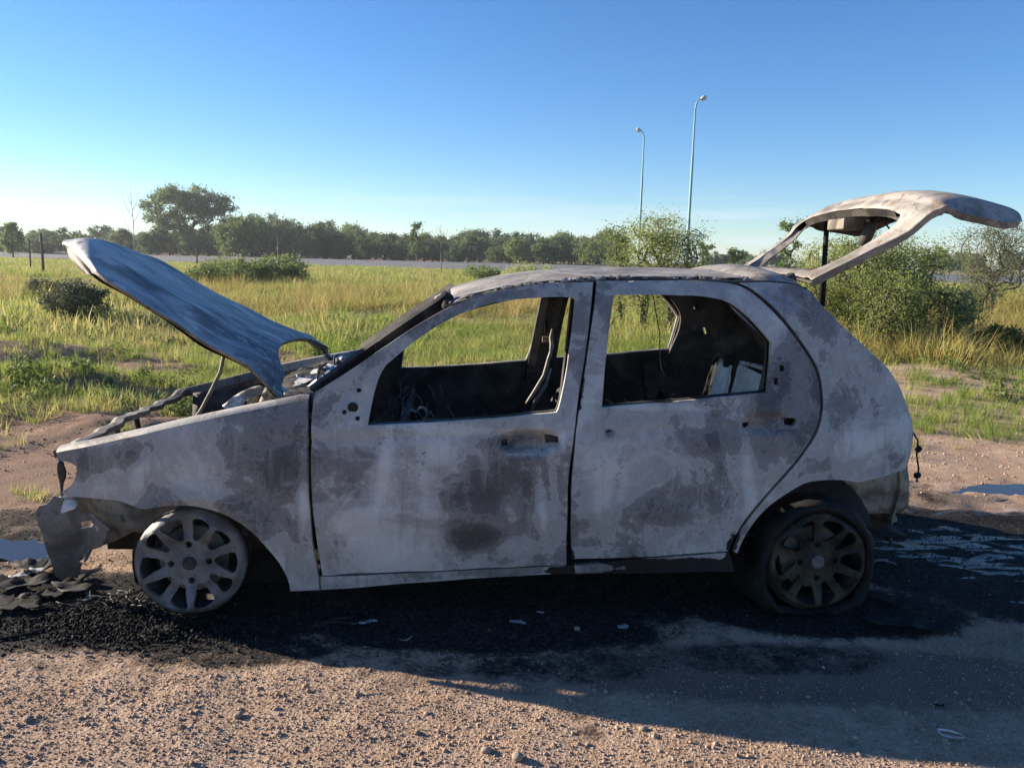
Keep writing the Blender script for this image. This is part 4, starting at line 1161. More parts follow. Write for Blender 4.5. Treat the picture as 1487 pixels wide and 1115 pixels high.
def grass_density(x, y):
    n = fbm(x * 0.55, y * 0.55, 201, 4); n2 = fbm(x * 1.9, y * 1.9, 202, 3)
    left = 1 - sstep(-0.5, 1.5, x)
    start = np.where(x < -0.8, 8.9, 8.6) + (n - 0.5) * 6.5
    d = sstep(0, 2.6, y - start)
    sparse = sstep(4.7, 5.6, y) * sstep(0.48, 0.66, n * 0.55 + n2 * 0.45) * np.where(x < 0, 0.75, 0.35)
    return np.clip(np.maximum(d, sparse), 0, 1)
gd = grass_density(V[:, 0], V[:, 1])
so = np.maximum((1 - sstep(0.5, 2.2, V[:, 0])) * sstep(4.6, 5.6, V[:, 1]), (1 - sstep(-2.0, -1.5, V[:, 0])) * sstep(3.2, 3.9, V[:, 1]))
for nm, v in (('soil', so), ('char', ch), ('wet', wt), ('grass', gd), ('dark_dirt', dm)):
    at = gme.attributes.new(nm, 'FLOAT', 'POINT'); at.data.foreach_set('value', v.astype(np.float32))
t = NT('roadside_dirt')
n1 = t.noise(1.3, 6, 0.6, 0.4); n2 = t.noise(9, 6, 0.62); n3 = t.noise(60, 4, 0.65); n4 = t.noise(240, 3, 0.7)
vo = t.voro(95)
c = t.mix(t.ramp(n1, 0.35, 0.65), (0.36, 0.245, 0.165), (0.46, 0.33, 0.235))
c = t.mix(t.math('MULTIPLY', t.ramp(n2, 0.42, 0.66), 0.55), c, (0.27, 0.175, 0.115))
c = t.mix(t.math('MULTIPLY', t.ramp(n3, 0.52, 0.66), 0.5), c, (0.58, 0.46, 0.36))
c = t.mix(t.math('MULTIPLY', t.ramp(n4, 0.55, 0.68), 0.55), c, (0.17, 0.115, 0.08))
far = t.mix(t.ramp(n1, 0.35, 0.65), (0.26, 0.19, 0.09), (0.21, 0.21, 0.07))
gm = t.ramp(t.math('ADD', t.attr('grass'), t.math('MULTIPLY', t.math('SUBTRACT', n2, 0.5), 0.6)), 0.25, 0.75)
c = t.mix(t.math('MULTIPLY', gm, 0.85), c, far)
slv = t.ramp(t.math('ADD', t.attr('soil'), t.math('MULTIPLY', t.math('SUBTRACT', n1, 0.5), 1.4)), 0.3, 0.8)
c = t.mix(t.math('MULTIPLY', slv, 0.8), c, t.mix(n2, (0.15, 0.088, 0.058), (0.27, 0.175, 0.12)))
dmv = t.ramp(t.math('ADD', t.attr('dark_dirt'), t.math('MULTIPLY', t.math('SUBTRACT', n2, 0.5), 0.8)), 0.2, 0.9)
c = t.mix(t.math('MULTIPLY', dmv, 0.8), c, (0.125, 0.098, 0.080))
cm_ = t.ramp(t.math('ADD', t.attr('char'), t.math('ADD', t.math('MULTIPLY', t.math('SUBTRACT', n2, 0.5), 0.95), t.math('MULTIPLY', t.math('SUBTRACT', n3, 0.5), 0.9))), 0.34, 0.82)
blk = t.mix(t.ramp(n3, 0.45, 0.68), (0.008, 0.008, 0.009), (0.045, 0.042, 0.04))
c = t.mix(cm_, c, blk)
wmp = t.n('Mapping'); wmp.inputs['Scale'].default_value = (3.2, 10.0, 1.0); wmp.inputs['Rotation'].default_value = (0, 0, -0.35); t.link(t.coord(), wmp.inputs[0])
wn_ = t.noise(1.5, 7, 0.62, 0.6, wmp.outputs[0])
wm = t.ramp(t.math('ADD', t.attr('wet'), t.math('MULTIPLY', t.math('SUBTRACT', wn_, 0.5), 3.2)), 0.86, 1.08)
rough = t.ramp(wm, 0, 1, 0.92, 0.17)
hgt = t.math('ADD', t.math('MULTIPLY', n3, 0.6), t.math('ADD', t.math('MULTIPLY', vo, 0.45), t.math('MULTIPLY', n4, 0.3)))
bnd = t.n('Bump'); bnd.inputs['Distance'].default_value = 0.008
t.link(hgt, bnd.inputs['Height']); t.link(t.ramp(wm, 0, 1, 0.85, 0.25), bnd.inputs['Strength'])
M['ground'] = t.out(c, rough, bnd.outputs[0], 0, t.ramp(wm, 0, 1, 0.15, 0.35))
ground = mesh_obj('ground', gme, M['ground']); tag(ground, kind='structure')

# puddles: flat water filling the hollows
t = NT('puddle_water')
w = t.noise(6, 3, 0.5)
t.b.inputs['IOR'].default_value = 1.33
M['water'] = t.out((0.035, 0.030, 0.026), 0.06, t.bump(w, 0.03, 0.01), 0, 0.5)
def puddle(px, py, rx, ry, z, seed, label, rot=0.0):
    x0, y0 = ground_at(px, py)
    pts = []
    for k in range(60):
        a = 2 * math.pi * k / 60
        r = 0.30 + 1.4 * float(fbm(math.cos(a) * 3.2 + seed, math.sin(a) * 3.2, seed, 5))
        u, v = rx * r * math.cos(a), ry * r * math.sin(a)
        pts.append((u * math.cos(rot) - v * math.sin(rot), u * math.sin(rot) + v * math.cos(rot), 0))
    m = MB(); m.add(pts, [tuple(range(60))])
    o = m.build('puddle', M['water']); o.location = (x0, y0, z)
    tag(o, label, kind='structure')
    return o
puddle(1470, 706, 0.75, 0.13, -0.0245, 3, 'long blue puddle behind the car beyond the blackened mud', 0.30)
puddle(18, 790, 0.40, 0.15, -0.0275, 5, 'small puddle ahead of the bumper carrier', 0.1)

# road in the distance: raised asphalt strip with verge line
t = NT('asphalt')
a = t.noise(0.6, 5, 0.6); b = t.noise(30, 3, 0.6)
c = t.mix(t.ramp(a, 0.35, 0.65), (0.105, 0.105, 0.112), (0.15, 0.15, 0.155))
M['asphalt'] = t.out(t.mix(t.math('MULTIPLY', b, 0.3), c, (0.2, 0.2, 0.2)), 0.85, t.bump(b, 0.3, 0.02))
ra, rb = np.array(at_depth(-150, 372, 112)[:2]), np.array(at_depth(1487, 402, 66)[:2])
ra2, rb2 = ra + (ra - rb) * 4, rb + (rb - ra) * 4
dirv = (rb - ra) / np.linalg.norm(rb - ra); perp = np.array((-dirv[1], dirv[0]))
N = 160
cl = [ra2 + (rb2 - ra2) * k / N for k in range(N + 1)]
rows = []
def rz(p, q): return float(H(*(p + perp * q)))
for q, dz in ((-0.6, -0.15), (0.0, 0.10), (0.35, 0.22), (10.0, 0.42), (22.0, 0.72), (22.6, 0.3)):
    rows.append([(p[0] + perp[0] * q, p[1] + perp[1] * q, 0.08 + dz) for p in cl])
road = MB().grid(rows).build('road', M['asphalt'], None, smooth=False); tag(road, kind='structure')
t = NT('road_paint'); M['line'] = t.out((0.7, 0.7, 0.66), 0.8)
for q in (0.75, 11.2):
    rows = [[(p[0] + perp[0] * (q + e), p[1] + perp[1] * (q + e), 0.08 + np.interp(q + e, [0.35, 10, 22], [0.22, 0.42, 0.72]) + 0.02) for p in cl] for e in (0, 0.15)]
    MB().grid(rows).build('edge_line', M['line'], road)
# raised verge beyond the road
# ================================================================== plants
def leaf_mat(name, ca, cb, trans=0.35, scale=0.5, dry=None):
    t = NT(name)
    oi = t.n('ObjectInfo')
    n1 = t.noise(scale, 3, 0.6, vec=t.n('NewGeometry').outputs['Position'])
    f = t.math('ADD', t.math('MULTIPLY', oi.outputs['Random'], 0.55), t.math('MULTIPLY', n1, 0.6))
    c = t.mix(t.ramp(f, 0.25, 0.85), ca, cb)
    if dry: 
        n2 = t.noise(scale * 0.35, 3, 0.6, vec=t.n('NewGeometry').outputs['Position'])
        c = t.mix(t.math('MULTIPLY', t.ramp(t.math('ADD', n2, t.math('MULTIPLY', oi.outputs['Random'], 0.25)), 0.56, 0.76), 0.75), c, dry)
    t.put(t.b.inputs['Base Color'], c)
    t.b.inputs['Roughness'].default_value = 0.6
    t.b.inputs['Specular IOR Level'].default_value = 0.2
    tr = t.n('BsdfTranslucent'); t.link(c, tr.inputs[0])
    mx = t.n('MixShader'); mx.inputs[0].default_value = trans
    t.link(t.b.outputs[0], mx.inputs[1]); t.link(tr.outputs[0], mx.inputs[2])
    t.link(mx.outputs[0], t.t.nodes['Material Output'].inputs[0])
    return t.m
M['leaf_dark'] = leaf_mat('leaf_dark', (0.085, 0.13, 0.055), (0.17, 0.22, 0.09), 0.38)
M['leaf_mid'] = leaf_mat('leaf_mid', (0.11, 0.16, 0.05), (0.20, 0.25, 0.08), 0.4)
M['leaf_olive'] = leaf_mat('leaf_olive', (0.19, 0.24, 0.075), (0.34, 0.38, 0.13), 0.5, 1.5)
M['leaf_young'] = leaf_mat('leaf_young', (0.085, 0.14, 0.035), (0.15, 0.21, 0.055), 0.38)
M['leaf_silver'] = leaf_mat('leaf_silver', (0.085, 0.105, 0.055), (0.15, 0.165, 0.085), 0.3, 2)
M['grass'] = leaf_mat('grass_blades', (0.16, 0.235, 0.045), (0.33, 0.38, 0.085), 0.50, 0.6, (0.46, 0.37, 0.17))
M['grass_tall'] = leaf_mat('tall_grass_blades', (0.26, 0.25, 0.065), (0.46, 0.38, 0.13), 0.45, 0.5, (0.46, 0.34, 0.14))
M['weed'] = leaf_mat('weed_leaves', (0.07, 0.115, 0.03), (0.15, 0.19, 0.055), 0.35, 1.2)
t = NT('bark'); a = t.noise(7, 5, 0.6)
M['bark'] = t.out(t.mix(a, (0.05, 0.038, 0.028), (0.14, 0.115, 0.09)), 0.9, t.bump(a, 0.5, 0.02))
t = NT('pale_bark'); a = t.noise(9, 5, 0.6)
M['pale_bark'] = t.out(t.mix(a, (0.16, 0.135, 0.11), (0.30, 0.26, 0.21)), 0.9, t.bump(a, 0.4, 0.01))

def leaves(P, n, rad, size, r, aspect=2.0, droop=0.0, flat=1.0):
    """n leaf quads spread round the points P (k,3) -> vertex/face arrays"""
    P = np.asarray(P); k = len(P)
    c = P[r.integers(0, k, n)] + r.normal(0, 1, (n, 3)) * np.array((rad, rad, rad * flat)) * (0.35 + 0.65 * r.random((n, 1)))
    d = r.normal(0, 1, (n, 3)); d[:, 2] -= droop * 2
    d /= np.linalg.norm(d, axis=1)[:, None]
    q = r.normal(0, 1, (n, 3)); b = np.cross(d, q); b /= np.linalg.norm(b, axis=1)[:, None]
    s = size * r.uniform(0.6, 1.4, (n, 1))
    L, w = d * s, b * s / aspect
    V = np.stack((c - L * .5, c + w * .5, c + L * .5, c - w * .5), 1).reshape(-1, 3)
    return V, np.arange(4 * n).reshape(n, 4)
def skeleton(targets, trunk, r, seg=5, sag=0.06):
    """grow branches from the trunk polyline to each target; returns polylines and radii"""
    nodes = [np.array(p) for p in trunk]; parent = list(range(-1, len(trunk) - 1)); 
    top = nodes[-1]
    order = sorted(range(len(targets)), key=lambda i: np.linalg.norm(targets[i] - top))
    for i in order:
        T = targets[i]
        A = np.array(nodes)
        d = np.linalg.norm(A - T, axis=1) + 0.9 * np.maximum(0, A[:, 2] - T[2] + 0.15 * np.linalg.norm(A[:, :2] - T[:2], axis=1))
        d[:max(1, int(len(trunk) * 0.5))] += 0.5 * np.linalg.norm(top - nodes[0])
        j = int(np.argmin(d)); a = nodes[j]
        prev = j; L = np.linalg.norm(T - a)
        bend = r.normal(0, 1, 3) * L * 0.09
        for k in range(1, seg + 1):
            f = k / seg
            p = a + (T - a) * f + bend * math.sin(math.pi * f) + np.array((0, 0, L * sag * math.sin(math.pi * f)))
            nodes.append(p); parent.append(prev); prev = len(nodes) - 1
    n = len(nodes); cnt = np.zeros(n)
    kids = np.zeros(n, int)
    for i in range(n):
        if parent[i] >= 0: kids[parent[i]] += 1
    for i in range(n - 1, -1, -1):
        if kids[i] == 0: cnt[i] = 1
        if parent[i] >= 0: cnt[parent[i]] += cnt[i]
    return np.array(nodes), np.array(parent), cnt
def branch_mesh(name, nodes, parent, cnt, r_base, r_min, mat, parent_obj, sides=5, power=0.5):
    cmax = cnt[0]
    rad = np.maximum(r_min, r_base * (cnt / cmax) ** power)
    Vs, Fs = [], []; o = 0
    ang = 2 * np.pi * np.arange(sides) / sides
    for i in range(len(nodes)):
        p = parent[i]
        if p < 0: continue
        a, b = nodes[p], nodes[i]
        d = b - a; L = np.linalg.norm(d)
        if L < 1e-6: continue
        d /= L
        u = np.cross(d, (0.31, 0.87, 0.38)); u /= np.linalg.norm(u); v = np.cross(d, u)
        ring = np.cos(ang)[:, None] * u + np.sin(ang)[:, None] * v
        ra = min(rad[p], rad[i] * 1.6)
        Vs.append(a + ring * ra); Vs.append(b + ring * rad[i] + d * rad[i] * 0.3)
        k = np.arange(sides); k2 = (k + 1) % sides
        Fs.append(np.stack((k, k2, k2 + sides, k + sides), 1) + o); o += 2 * sides
    me = np_mesh(name, np.concatenate(Vs), np.concatenate(Fs), True)
    return mesh_obj(name, me, M[mat], parent_obj)
def envelope(n, r, W_, H0, H1, shape='dome'):
    """random points filling a crown: width W_, from height H0 to H1"""
    out = []
    while len(out) < n:
        p = r.uniform(-1, 1, 3)
        if shape == 'dome':
            q = np.linalg.norm(p)
            if q > 1 or q < 0.35 or (p[2] < -0.55 and q < .9): continue
        elif shape == 'cone':
            f = (p[2] + 1) / 2
            if math.hypot(p[0], p[1]) > max(0.12, (1 - f) ** 0.8 * min(1, 0.4 + 3 * f)): continue
        elif shape == 'column':
            if math.hypot(p[0], p[1]) > 0.75 + 0.25 * math.sin(p[2] * 9): continue
        elif shape == 'vase':
            f = (p[2] + 1) / 2
            if math.hypot(p[0], p[1]) > 0.25 + 0.75 * f ** 0.7 * (1.25 - 0.55 * f): continue
        elif shape == 'low':
            if np.linalg.norm(p * np.array((1, 1, 0.95))) > 1 or p[2] < -0.8: continue
        out.append((p[0] * W_ / 2, p[1] * W_ / 2, H0 + (H1 - H0) * (p[2] + 1) / 2))
    return [np.array(p) for p in out]
def make_tree(name, seed, Ht, Wd, trunk_h, n_clump, n_leaf, leaf, clump, shape, mat, r_base, bark='bark', droop=0.0, stems=1, lean=0.0, r_min=0.006, low=None, aspect=2.0, sag=0.06, flat=0.8, power=0.5):
    r = np.random.default_rng(seed)
    root = empty(name)
    H0 = trunk_h if low is None else low
    T = envelope(n_clump, r, Wd, H0, Ht * 0.97, shape)
    T = [t_ + np.array((lean * (t_[2] / Ht) ** 1.5, 0, 0)) for t_ in T]
    if stems == 1:
        tr = []
        for k in range(7):
            f = k / 6
            tr.append(np.array((0.04 * Ht * (r.random() - .5) * f + lean * 0.3 * f * f, 0.04 * Ht * (r.random() - .5) * f, trunk_h * f)))
        nd, pa_, ct = skeleton(T, tr, r, sag=sag)
        branch_mesh('trunk', nd, pa_, ct, r_base, r_min, bark, root, power=power)
    else:
        Vn, Pn, Cn = [], [], []
        o = 0
        for s in range(stems):
            a = r.uniform(0, 6.28); sp = Wd * 0.05
            sub = T[s::stems]
            if not sub: continue
            mid = np.mean(sub, 0)
            b0 = np.array((math.cos(a) * sp, math.sin(a) * sp, 0))
            tr = [b0 + (mid - b0) * (k / 5) * 0.7 * np.array((1, 1, 1)) + np.array((0, 0, Ht * 0.03 * math.sin(k))) * (k > 0) for k in range(6)]
            nd, pa_, ct = skeleton(sub, tr, r, sag=sag)
            Vn.append(nd); Pn.append(np.where(pa_ >= 0, pa_ + o, -1)); Cn.append(ct * stems); o += len(nd)
        branch_mesh('trunk', np.concatenate(Vn), np.concatenate(Pn), np.concatenate(Cn), r_base, r_min, bark, root, power=power)
    if n_leaf:
        V_, F_ = leaves(T, n_leaf, clump, leaf, r, aspect, droop, flat)
        me = np_mesh('crown', V_, F_, False)
        mesh_obj('crown', me, M[mat], root)
    return root
def put(o, px, d, sc=1.0, rz_=None, label=None, cat=None, group=None, z=None, sxy=None):
    p = at_depth(px, 380, d)
    o.location = (p[0], d, float(H(p[0], d)) - 0.03 if z is None else z)
    o.rotation_euler = (0, 0, rnd.uniform(0, 6.28) if rz_ is None else rz_)
    s2 = sc if sxy is None else sxy
    o.scale = (s2, s2, sc)
    tag(o, label, cat, group)
    return o
def copy_tree(o):
    c = o.copy(); COL.objects.link(c)
    for ch in o.children:
        k = ch.copy(); COL.objects.link(k); k.parent = c
    return c
def top_h(px, py, d):
    return at_depth(px, py, d)[2]

# ---- the big tree beyond the road
d = 135
tb = make_tree('spreading_tree', 3, top_h(270, 265, d) - 0.7, 15.8, 3.1, 130, 19000, 0.40, 0.75, 'dome', 'leaf_dark', 0.52, low=4.2, droop=0.3, sag=0.12, flat=0.7, r_min=0.03)
put(tb, 272, d, 1, 0.4, 'big dark spreading tree with forked trunk standing alone beyond the road', 'tree')
# ---- tree line: a few shrub forms, copied
forms = [make_tree('shrub_tree', 20 + i, 6.0, 7.5, 0.9, 60, 7500, 0.40, 0.62, 'low', 'leaf_dark' if i < 4 else 'leaf_mid', 0.16, stems=4, low=0.3, r_min=0.02) for i in range(6)]
used = set()
LINE = []
r0 = random.Random(5)
for row, (dn, df) in enumerate(((122, 140), (150, 175))):
    x = -40
    while x < 885:
        if 325 < x < 400: top = r0.uniform(316, 332)
        elif 400 <= x < 520: top = r0.uniform(324, 346)
        elif x >= 520: top = r0.uniform(340, 358)
        else: top = r0.uniform(330, 352)
        LINE.append((x, top - 3 * row, r0.uniform(dn, df)))
        x += r0.uniform(13, 24)
for x in (868, 884, 1036, 1046, 1062, 1080, 1096, 1112, 1130, 1350, 1364, 1380, 1396, 1412, 1470): LINE.append((x, r0.uniform(338, 348) if x < 900 else r0.uniform(362, 374), r0.uniform(150, 190)))
ZONE = [(205, 'left of the big spreading tree'), (335, 'under and behind the big spreading tree'), (605, 'between the big spreading tree and the slender tree'), (900, 'between the slender tree and the lamp posts'), (1200, 'seen between the lamp posts and the tailgate'), (2000, 'far off behind the raised tailgate')]
first = set()
for i, (x, top, d) in enumerate(LINE):
    k = r0.randrange(6)
    o = forms[k] if k not in first else copy_tree(forms[k])
    first.add(k)
    ht = top_h(x, top, d) - 0.75
    zone = next(z for lim, z in ZONE if x < lim)
    put(o, x, d, max(0.3, ht / 5.7), None, ('bushy dark green tree ' if k < 4 else 'bushy paler green tree ') + 'in the wood ' + zone, 'tree', ('dark' if k < 4 else 'paler') + ' wooded line ' + zone, sxy=max(0.5, ht / 5.9) * r0.uniform(0.8, 1.1))
# thin-topped trees standing out of the line
def single(name, px, top, d, wpx, seed, shape, mat, label, nleaf=2600, leaf=0.34, ncl=34, low=None, trunk=None, bark='bark', **kw):
    ht = top_h(px, top, d) - float(H(at_depth(px, 380, d)[0], d))
    wd = wpx * d / FPX
    o = make_tree(name, seed, ht, wd, ht * 0.25 if trunk is None else trunk * ht, ncl, nleaf, leaf, max(0.10 * wd, 0.05 * ht) if 'clump' not in kw else kw.pop('clump'), shape, mat, 0.022 * ht, bark, low=(0.12 * ht if low is None else low * ht), **kw)
    return put(o, px, d, 1, None, label, 'tree')
single('conical_tree', 20, 308, 100, 40, 31, 'cone', 'leaf_mid', 'pale conical young tree beside the road near the wooden post', 3000, 0.32)
single('young_tree', 122, 327, 110, 22, 32, 'cone', 'leaf_young', 'small pointed tree standing above the scrub beyond the road', 1200, 0.3)
single('slender_tree', 605, 321, 118, 20, 33, 'column', 'leaf_young', 'slender light green poplar-like tree beyond the road', 1500, 0.3)
single('umbrella_tree', 694, 331, 150, 40, 34, 'dome', 'leaf_dark', 'flat-topped dark tree rising over the wooded line', 1700, 0.36, low=0.55, trunk=0.5)
single('round_tree', 803, 344, 150, 38, 35, 'dome', 'leaf_dark', 'round-headed dark tree at the end of the wooded line', 1900, 0.36, low=0.3, trunk=0.3)
single('twin_top_tree', 376, 318, 140, 46, 36, 'vase', 'leaf_dark', 'tall ragged dark tree beside the big spreading tree', 2200, 0.36)
single('ragged_tree', 428, 319, 128, 40, 37, 'vase', 'leaf_mid', 'loose feathery tree right behind the leafless stake', 1300, 0.32)
single('spiky_tree', 459, 325, 132, 18, 38, 'cone', 'leaf_dark', 'narrow spiky dark treetop in the wooded line', 700, 0.3)
single('broad_tree', 887, 333, 120, 56, 39, 'dome', 'leaf_dark', 'broad dark tree behind the feathery saplings', 2600, 0.34, low=0.1, trunk=0.2)
single('loose_tree', 855, 342, 118, 44, 40, 'dome', 'leaf_mid', 'loose mid green tree left of the lamp posts', 1700, 0.32, low=0.1, trunk=0.2)
single('young_tree', 1022, 350, 62, 30, 41, 'column', 'leaf_young', 'light green young tree just past the taller lamp post', 1500, 0.17, low=0.15)
single('young_tree', 1068, 358, 62, 28, 42, 'vase', 'leaf_young', 'light green young tree in front of the tailgate arm', 1300, 0.17)
single('young_tree', 1147, 318, 40, 36, 43, 'column', 'leaf_young', 'tall pale young tree behind the open tailgate', 1500, 0.13, low=0.2)
# leafless staked saplings
def bare(px, top, d, seed, label, wpx):
    ht = top_h(px, top, d); wd = wpx * d / FPX
    o = empty('bare_sapling'); r = random.Random(seed)
    top = Vector((0, 0, ht)); k = 0.02 * ht
    tr = [Vector((k * math.sin(f * 3 + seed) * f, 0, ht * f)) for f in np.linspace(0, 1, 9)]
    MB().tube(tr, [0.05 - 0.038 * f for f in np.linspace(0, 1, 9)], 7).build('trunk', M['pale_bark'], o, smooth=True)
    for i, f in enumerate((0.42, 0.58, 0.66, 0.74, 0.82)):
        a = tr[int(f * 8)].lerp(tr[min(8, int(f * 8) + 1)], f * 8 % 1); s = -1 if (i + seed) % 2 else 1
        L = (1 - f) * ht * r.uniform(0.55, 0.9)
        MB().tube([a, a + Vector((s * L * .28, r.uniform(-.1, .1), L * .45)), a + Vector((s * L * .42, r.uniform(-.1, .1), L))], [0.022, 0.016, 0.008], 6).build('branch', M['pale_bark'], o, smooth=True)
    return put(o, px, d, 1, 0.0, label, 'tree')
bare(196, 276, 58, 51, 'tall leafless sapling left of the big spreading tree', 22)
bare(404, 302, 58, 52, 'leafless sapling right of the big spreading tree', 20)
bare(641, 326, 60, 53, 'thin leafless sapling in the field beside the slender tree', 22)

# ---- near feathery shrubs (thin arching stems with small leaves)
def wispy(px, top, d, wpx, seed, label, nleaf, name='feathery_shrub', mat='leaf_olive', stems=5, leaf=0.048, ncl=60, lean=0.0, low=0.10, clump=0.17):
    ht = top_h(px, top, d); wd = wpx * d / FPX
    o = make_tree(name, seed, ht, wd, ht * 0.3, int(ncl * 1.8), int(nleaf * 1.7), leaf, clump, 'vase', mat, 0.028, 'bark', low=ht * low, stems=stems, r_min=0.004, aspect=3.2, lean=lean, sag=0.14, droop=0.2)
    return put(o, px, d, 1, seed * 1.3, label, 'shrub')
wispy(905, 322, 15.5, 46, 61, 'narrow feathery shrub below the shorter lamp post', 2600, lean=0.2)
wispy(936, 310, 14.5, 90, 62, 'tallest feathery shrub behind the car roof between the lamp posts', 5200, lean=0.3)
wispy(975, 330, 14.0, 84, 63, 'dense feathery shrub behind the roof under the taller lamp post', 4600, lean=0.15)
wispy(1215, 352, 12.6, 110, 64, 'feathery shrub behind the tailgate gas strut', 5200, lean=0.1)
wispy(1268, 345, 12.0, 150, 65, 'large tangled olive shrub behind the rear quarter of the car', 8200, ncl=90)
wispy(1330, 352, 12.8, 120, 66, 'wide olive shrub under the raised tailgate edge', 6000, ncl=70)
wispy(1160, 372, 13.5, 70, 67, 'low olive shrub at the tailgate hinge', 2600)
wispy(1180, 395, 12.2, 60, 69, 'low pale shrub beside the gas strut', 2000)
wispy(1400, 420, 12.2, 90, 70, 'yellowish low shrub on the grassy bank edge', 3000)
wispy(1300, 400, 11.4, 110, 81, 'tangled low shrub close behind the rear corner', 4200)
wispy(1445, 336, 17.5, 120, 68, 'rounded silvery green shrub on the grassy bank', 7000, 'silvery_shrub', 'leaf_silver', clump=0.2)
# ---- low bushes
def bush(px, top, base_d, wpx, seed, label, nleaf, mat, leaf, name='low_bush', spiky=False):
    x, y = at_depth(px, 380, base_d)[:2]
    ht = max(0.2, top_h(px, top, base_d) - float(H(x, y))); wd = wpx * base_d / FPX
    o = make_tree(name, seed, ht, wd, ht * 0.2, 80, int(nleaf * 1.6), leaf, wd * 0.07, 'low', mat, 0.02, 'pale_bark', low=0.04, stems=9, r_min=0.004, aspect=3.0, flat=0.9)
    return put(o, px, base_d, 1, None, label, 'bush')
bush(103, 402, 13.2, 92, 71, 'spiny grey green bush in the grass beside the raised hood', 4200, 'leaf_silver', 0.06)
bush(340, 376, 33, 110, 72, 'low dark bush in the field below the big tree', 3600, 'leaf_mid', 0.14)
bush(408, 370, 34, 84, 73, 'weedy bush at the foot of the leafless sapling', 3000, 'leaf_mid', 0.14)
bush(300, 384, 30, 60, 74, 'small dark bush showing over the hood edge', 1600, 'leaf_mid', 0.12)
bush(60, 404, 20, 60, 75, 'small grey bush among dry grass by the posts', 1500, 'leaf_silver', 0.08)
bush(700, 385, 45, 60, 76, 'rounded green bush in the field above the car roof', 1500, 'leaf_mid', 0.16)
bush(770, 384, 42, 80, 77, 'scrubby bush in the field next to the rounded one', 1700, 'leaf_olive', 0.16)
bush(1470, 470, 11.0, 70, 78, 'dark leafy bush shading the foot of the bank', 2000, 'weed', 0.07)
bush(1385, 500, 10.4, 66, 79, 'dark weedy bush between the shrubs and the dirt', 1800, 'weed', 0.06)

# ---- grass: tufts scattered with geometry nodes
def tuft_mesh(name, seed, n, h, spread, width, mat, lean=0.5, seg=3):
    r = np.random.default_rng(seed)
    Vs, Fs = [], []; o = 0
    for i in range(n):
        a = r.uniform(0, 6.283); q = r.uniform(0, 1) ** 0.7 * spread
        b = np.array((math.cos(a) * q, math.sin(a) * q, -0.01))
        hh = h * r.uniform(0.45, 1.15); la = a + r.normal(0, 0.7); ln = lean * r.uniform(0.2, 1.3)
        d = np.array((math.cos(la), math.sin(la), 0)); s = np.array((-d[1], d[0], 0)) * width * r.uniform(.6, 1.3)
        pts = []
        for k in range(seg + 1):
            f = k / seg
            pts.append(b + np.array((0, 0, hh * (f - 0.30 * ln * f * f))) + d * hh * ln * f * f)
        for k in range(seg + 1):
            wv = s * (1 - (k / seg) ** 1.5 * 0.92) * 0.5
            Vs += [pts[k] - wv, pts[k] + wv]
        Fs += [(o + 2 * k, o + 2 * k + 1, o + 2 * k + 3, o + 2 * k + 2) for k in range(seg)]
        o += 2 * (seg + 1)
    me = np_mesh(name, np.array(Vs), np.array(Fs), True)
    me.materials.append(M[mat])
    return me
def weed_mesh(name, seed, n, h, leaf, mat):
    r = np.random.default_rng(seed)
    P = [np.array((r.normal(0, h * .35), r.normal(0, h * .35), abs(r.normal(h * .45, h * .25)))) for _ in range(12)]
    V_, F_ = leaves(P, n, h * 0.18, leaf, r, 2.0)
    V_[:, 2] = np.abs(V_[:, 2])
    me = np_mesh(name, V_, F_, False); me.materials.append(M[mat])
    return me
def source_collection(name, meshes):
    col = bpy.data.collections.new(name)
    for i, me in enumerate(meshes):
        o = bpy.data.objects.new('%s_%02d' % (name, i), me); col.objects.link(o)
    return col
def scatter(name, P, scale, rot, col, label, cat, idx=None):
    """points P with per-point scale and rotation, each carrying one mesh of the collection"""
    me = bpy.data.meshes.new(name)
    me.vertices.add(len(P)); me.vertices.foreach_set('co', np.asarray(P, np.float32).ravel())
    a = me.attributes.new('sc', 'FLOAT_VECTOR', 'POINT'); a.data.foreach_set('vector', np.asarray(scale, np.float32).ravel())
    a = me.attributes.new('ro', 'FLOAT_VECTOR', 'POINT'); a.data.foreach_set('vector', np.asarray(rot, np.float32).ravel())
    a = me.attributes.new('ix', 'INT', 'POINT')
    a.data.foreach_set('value', (rng.integers(0, len(col.objects), len(P)) if idx is None else idx).astype(np.int32))
    o = bpy.data.objects.new(name, me); COL.objects.link(o)
    g = bpy.data.node_groups.new(name, 'GeometryNodeTree')
    g.interface.new_socket('Geometry', in_out='INPUT', socket_type='NodeSocketGeometry')
    g.interface.new_socket('Geometry', in_out='OUTPUT', socket_type='NodeSocketGeometry')
    gi, go = g.nodes.new('NodeGroupInput'), g.nodes.new('NodeGroupOutput')
    ip = g.nodes.new('GeometryNodeInstanceOnPoints')
    ci = g.nodes.new('GeometryNodeCollectionInfo'); ci.inputs[0].default_value = col; ci.inputs[1].default_value = True; ci.inputs[2].default_value = True
    def at(nm, typ):
        n = g.nodes.new('GeometryNodeInputNamedAttribute'); n.data_type = typ; n.inputs[0].default_value = nm
        return n.outputs[0]
    L = g.links.new
    L(gi.outputs[0], ip.inputs['Points']); L(ci.outputs[0], ip.inputs['Instance'])
    ip.inputs['Pick Instance'].default_value = True
    L(at('ix', 'INT'), ip.inputs['Instance Index'])
    L(at('ro', 'FLOAT_VECTOR'), ip.inputs['Rotation']); L(at('sc', 'FLOAT_VECTOR'), ip.inputs['Scale'])
    L(ip.outputs[0], go.inputs[0])
    md = o.modifiers.new('scatter', 'NODES'); md.node_group = g
    tag(o, label, cat, kind='stuff')
    return o
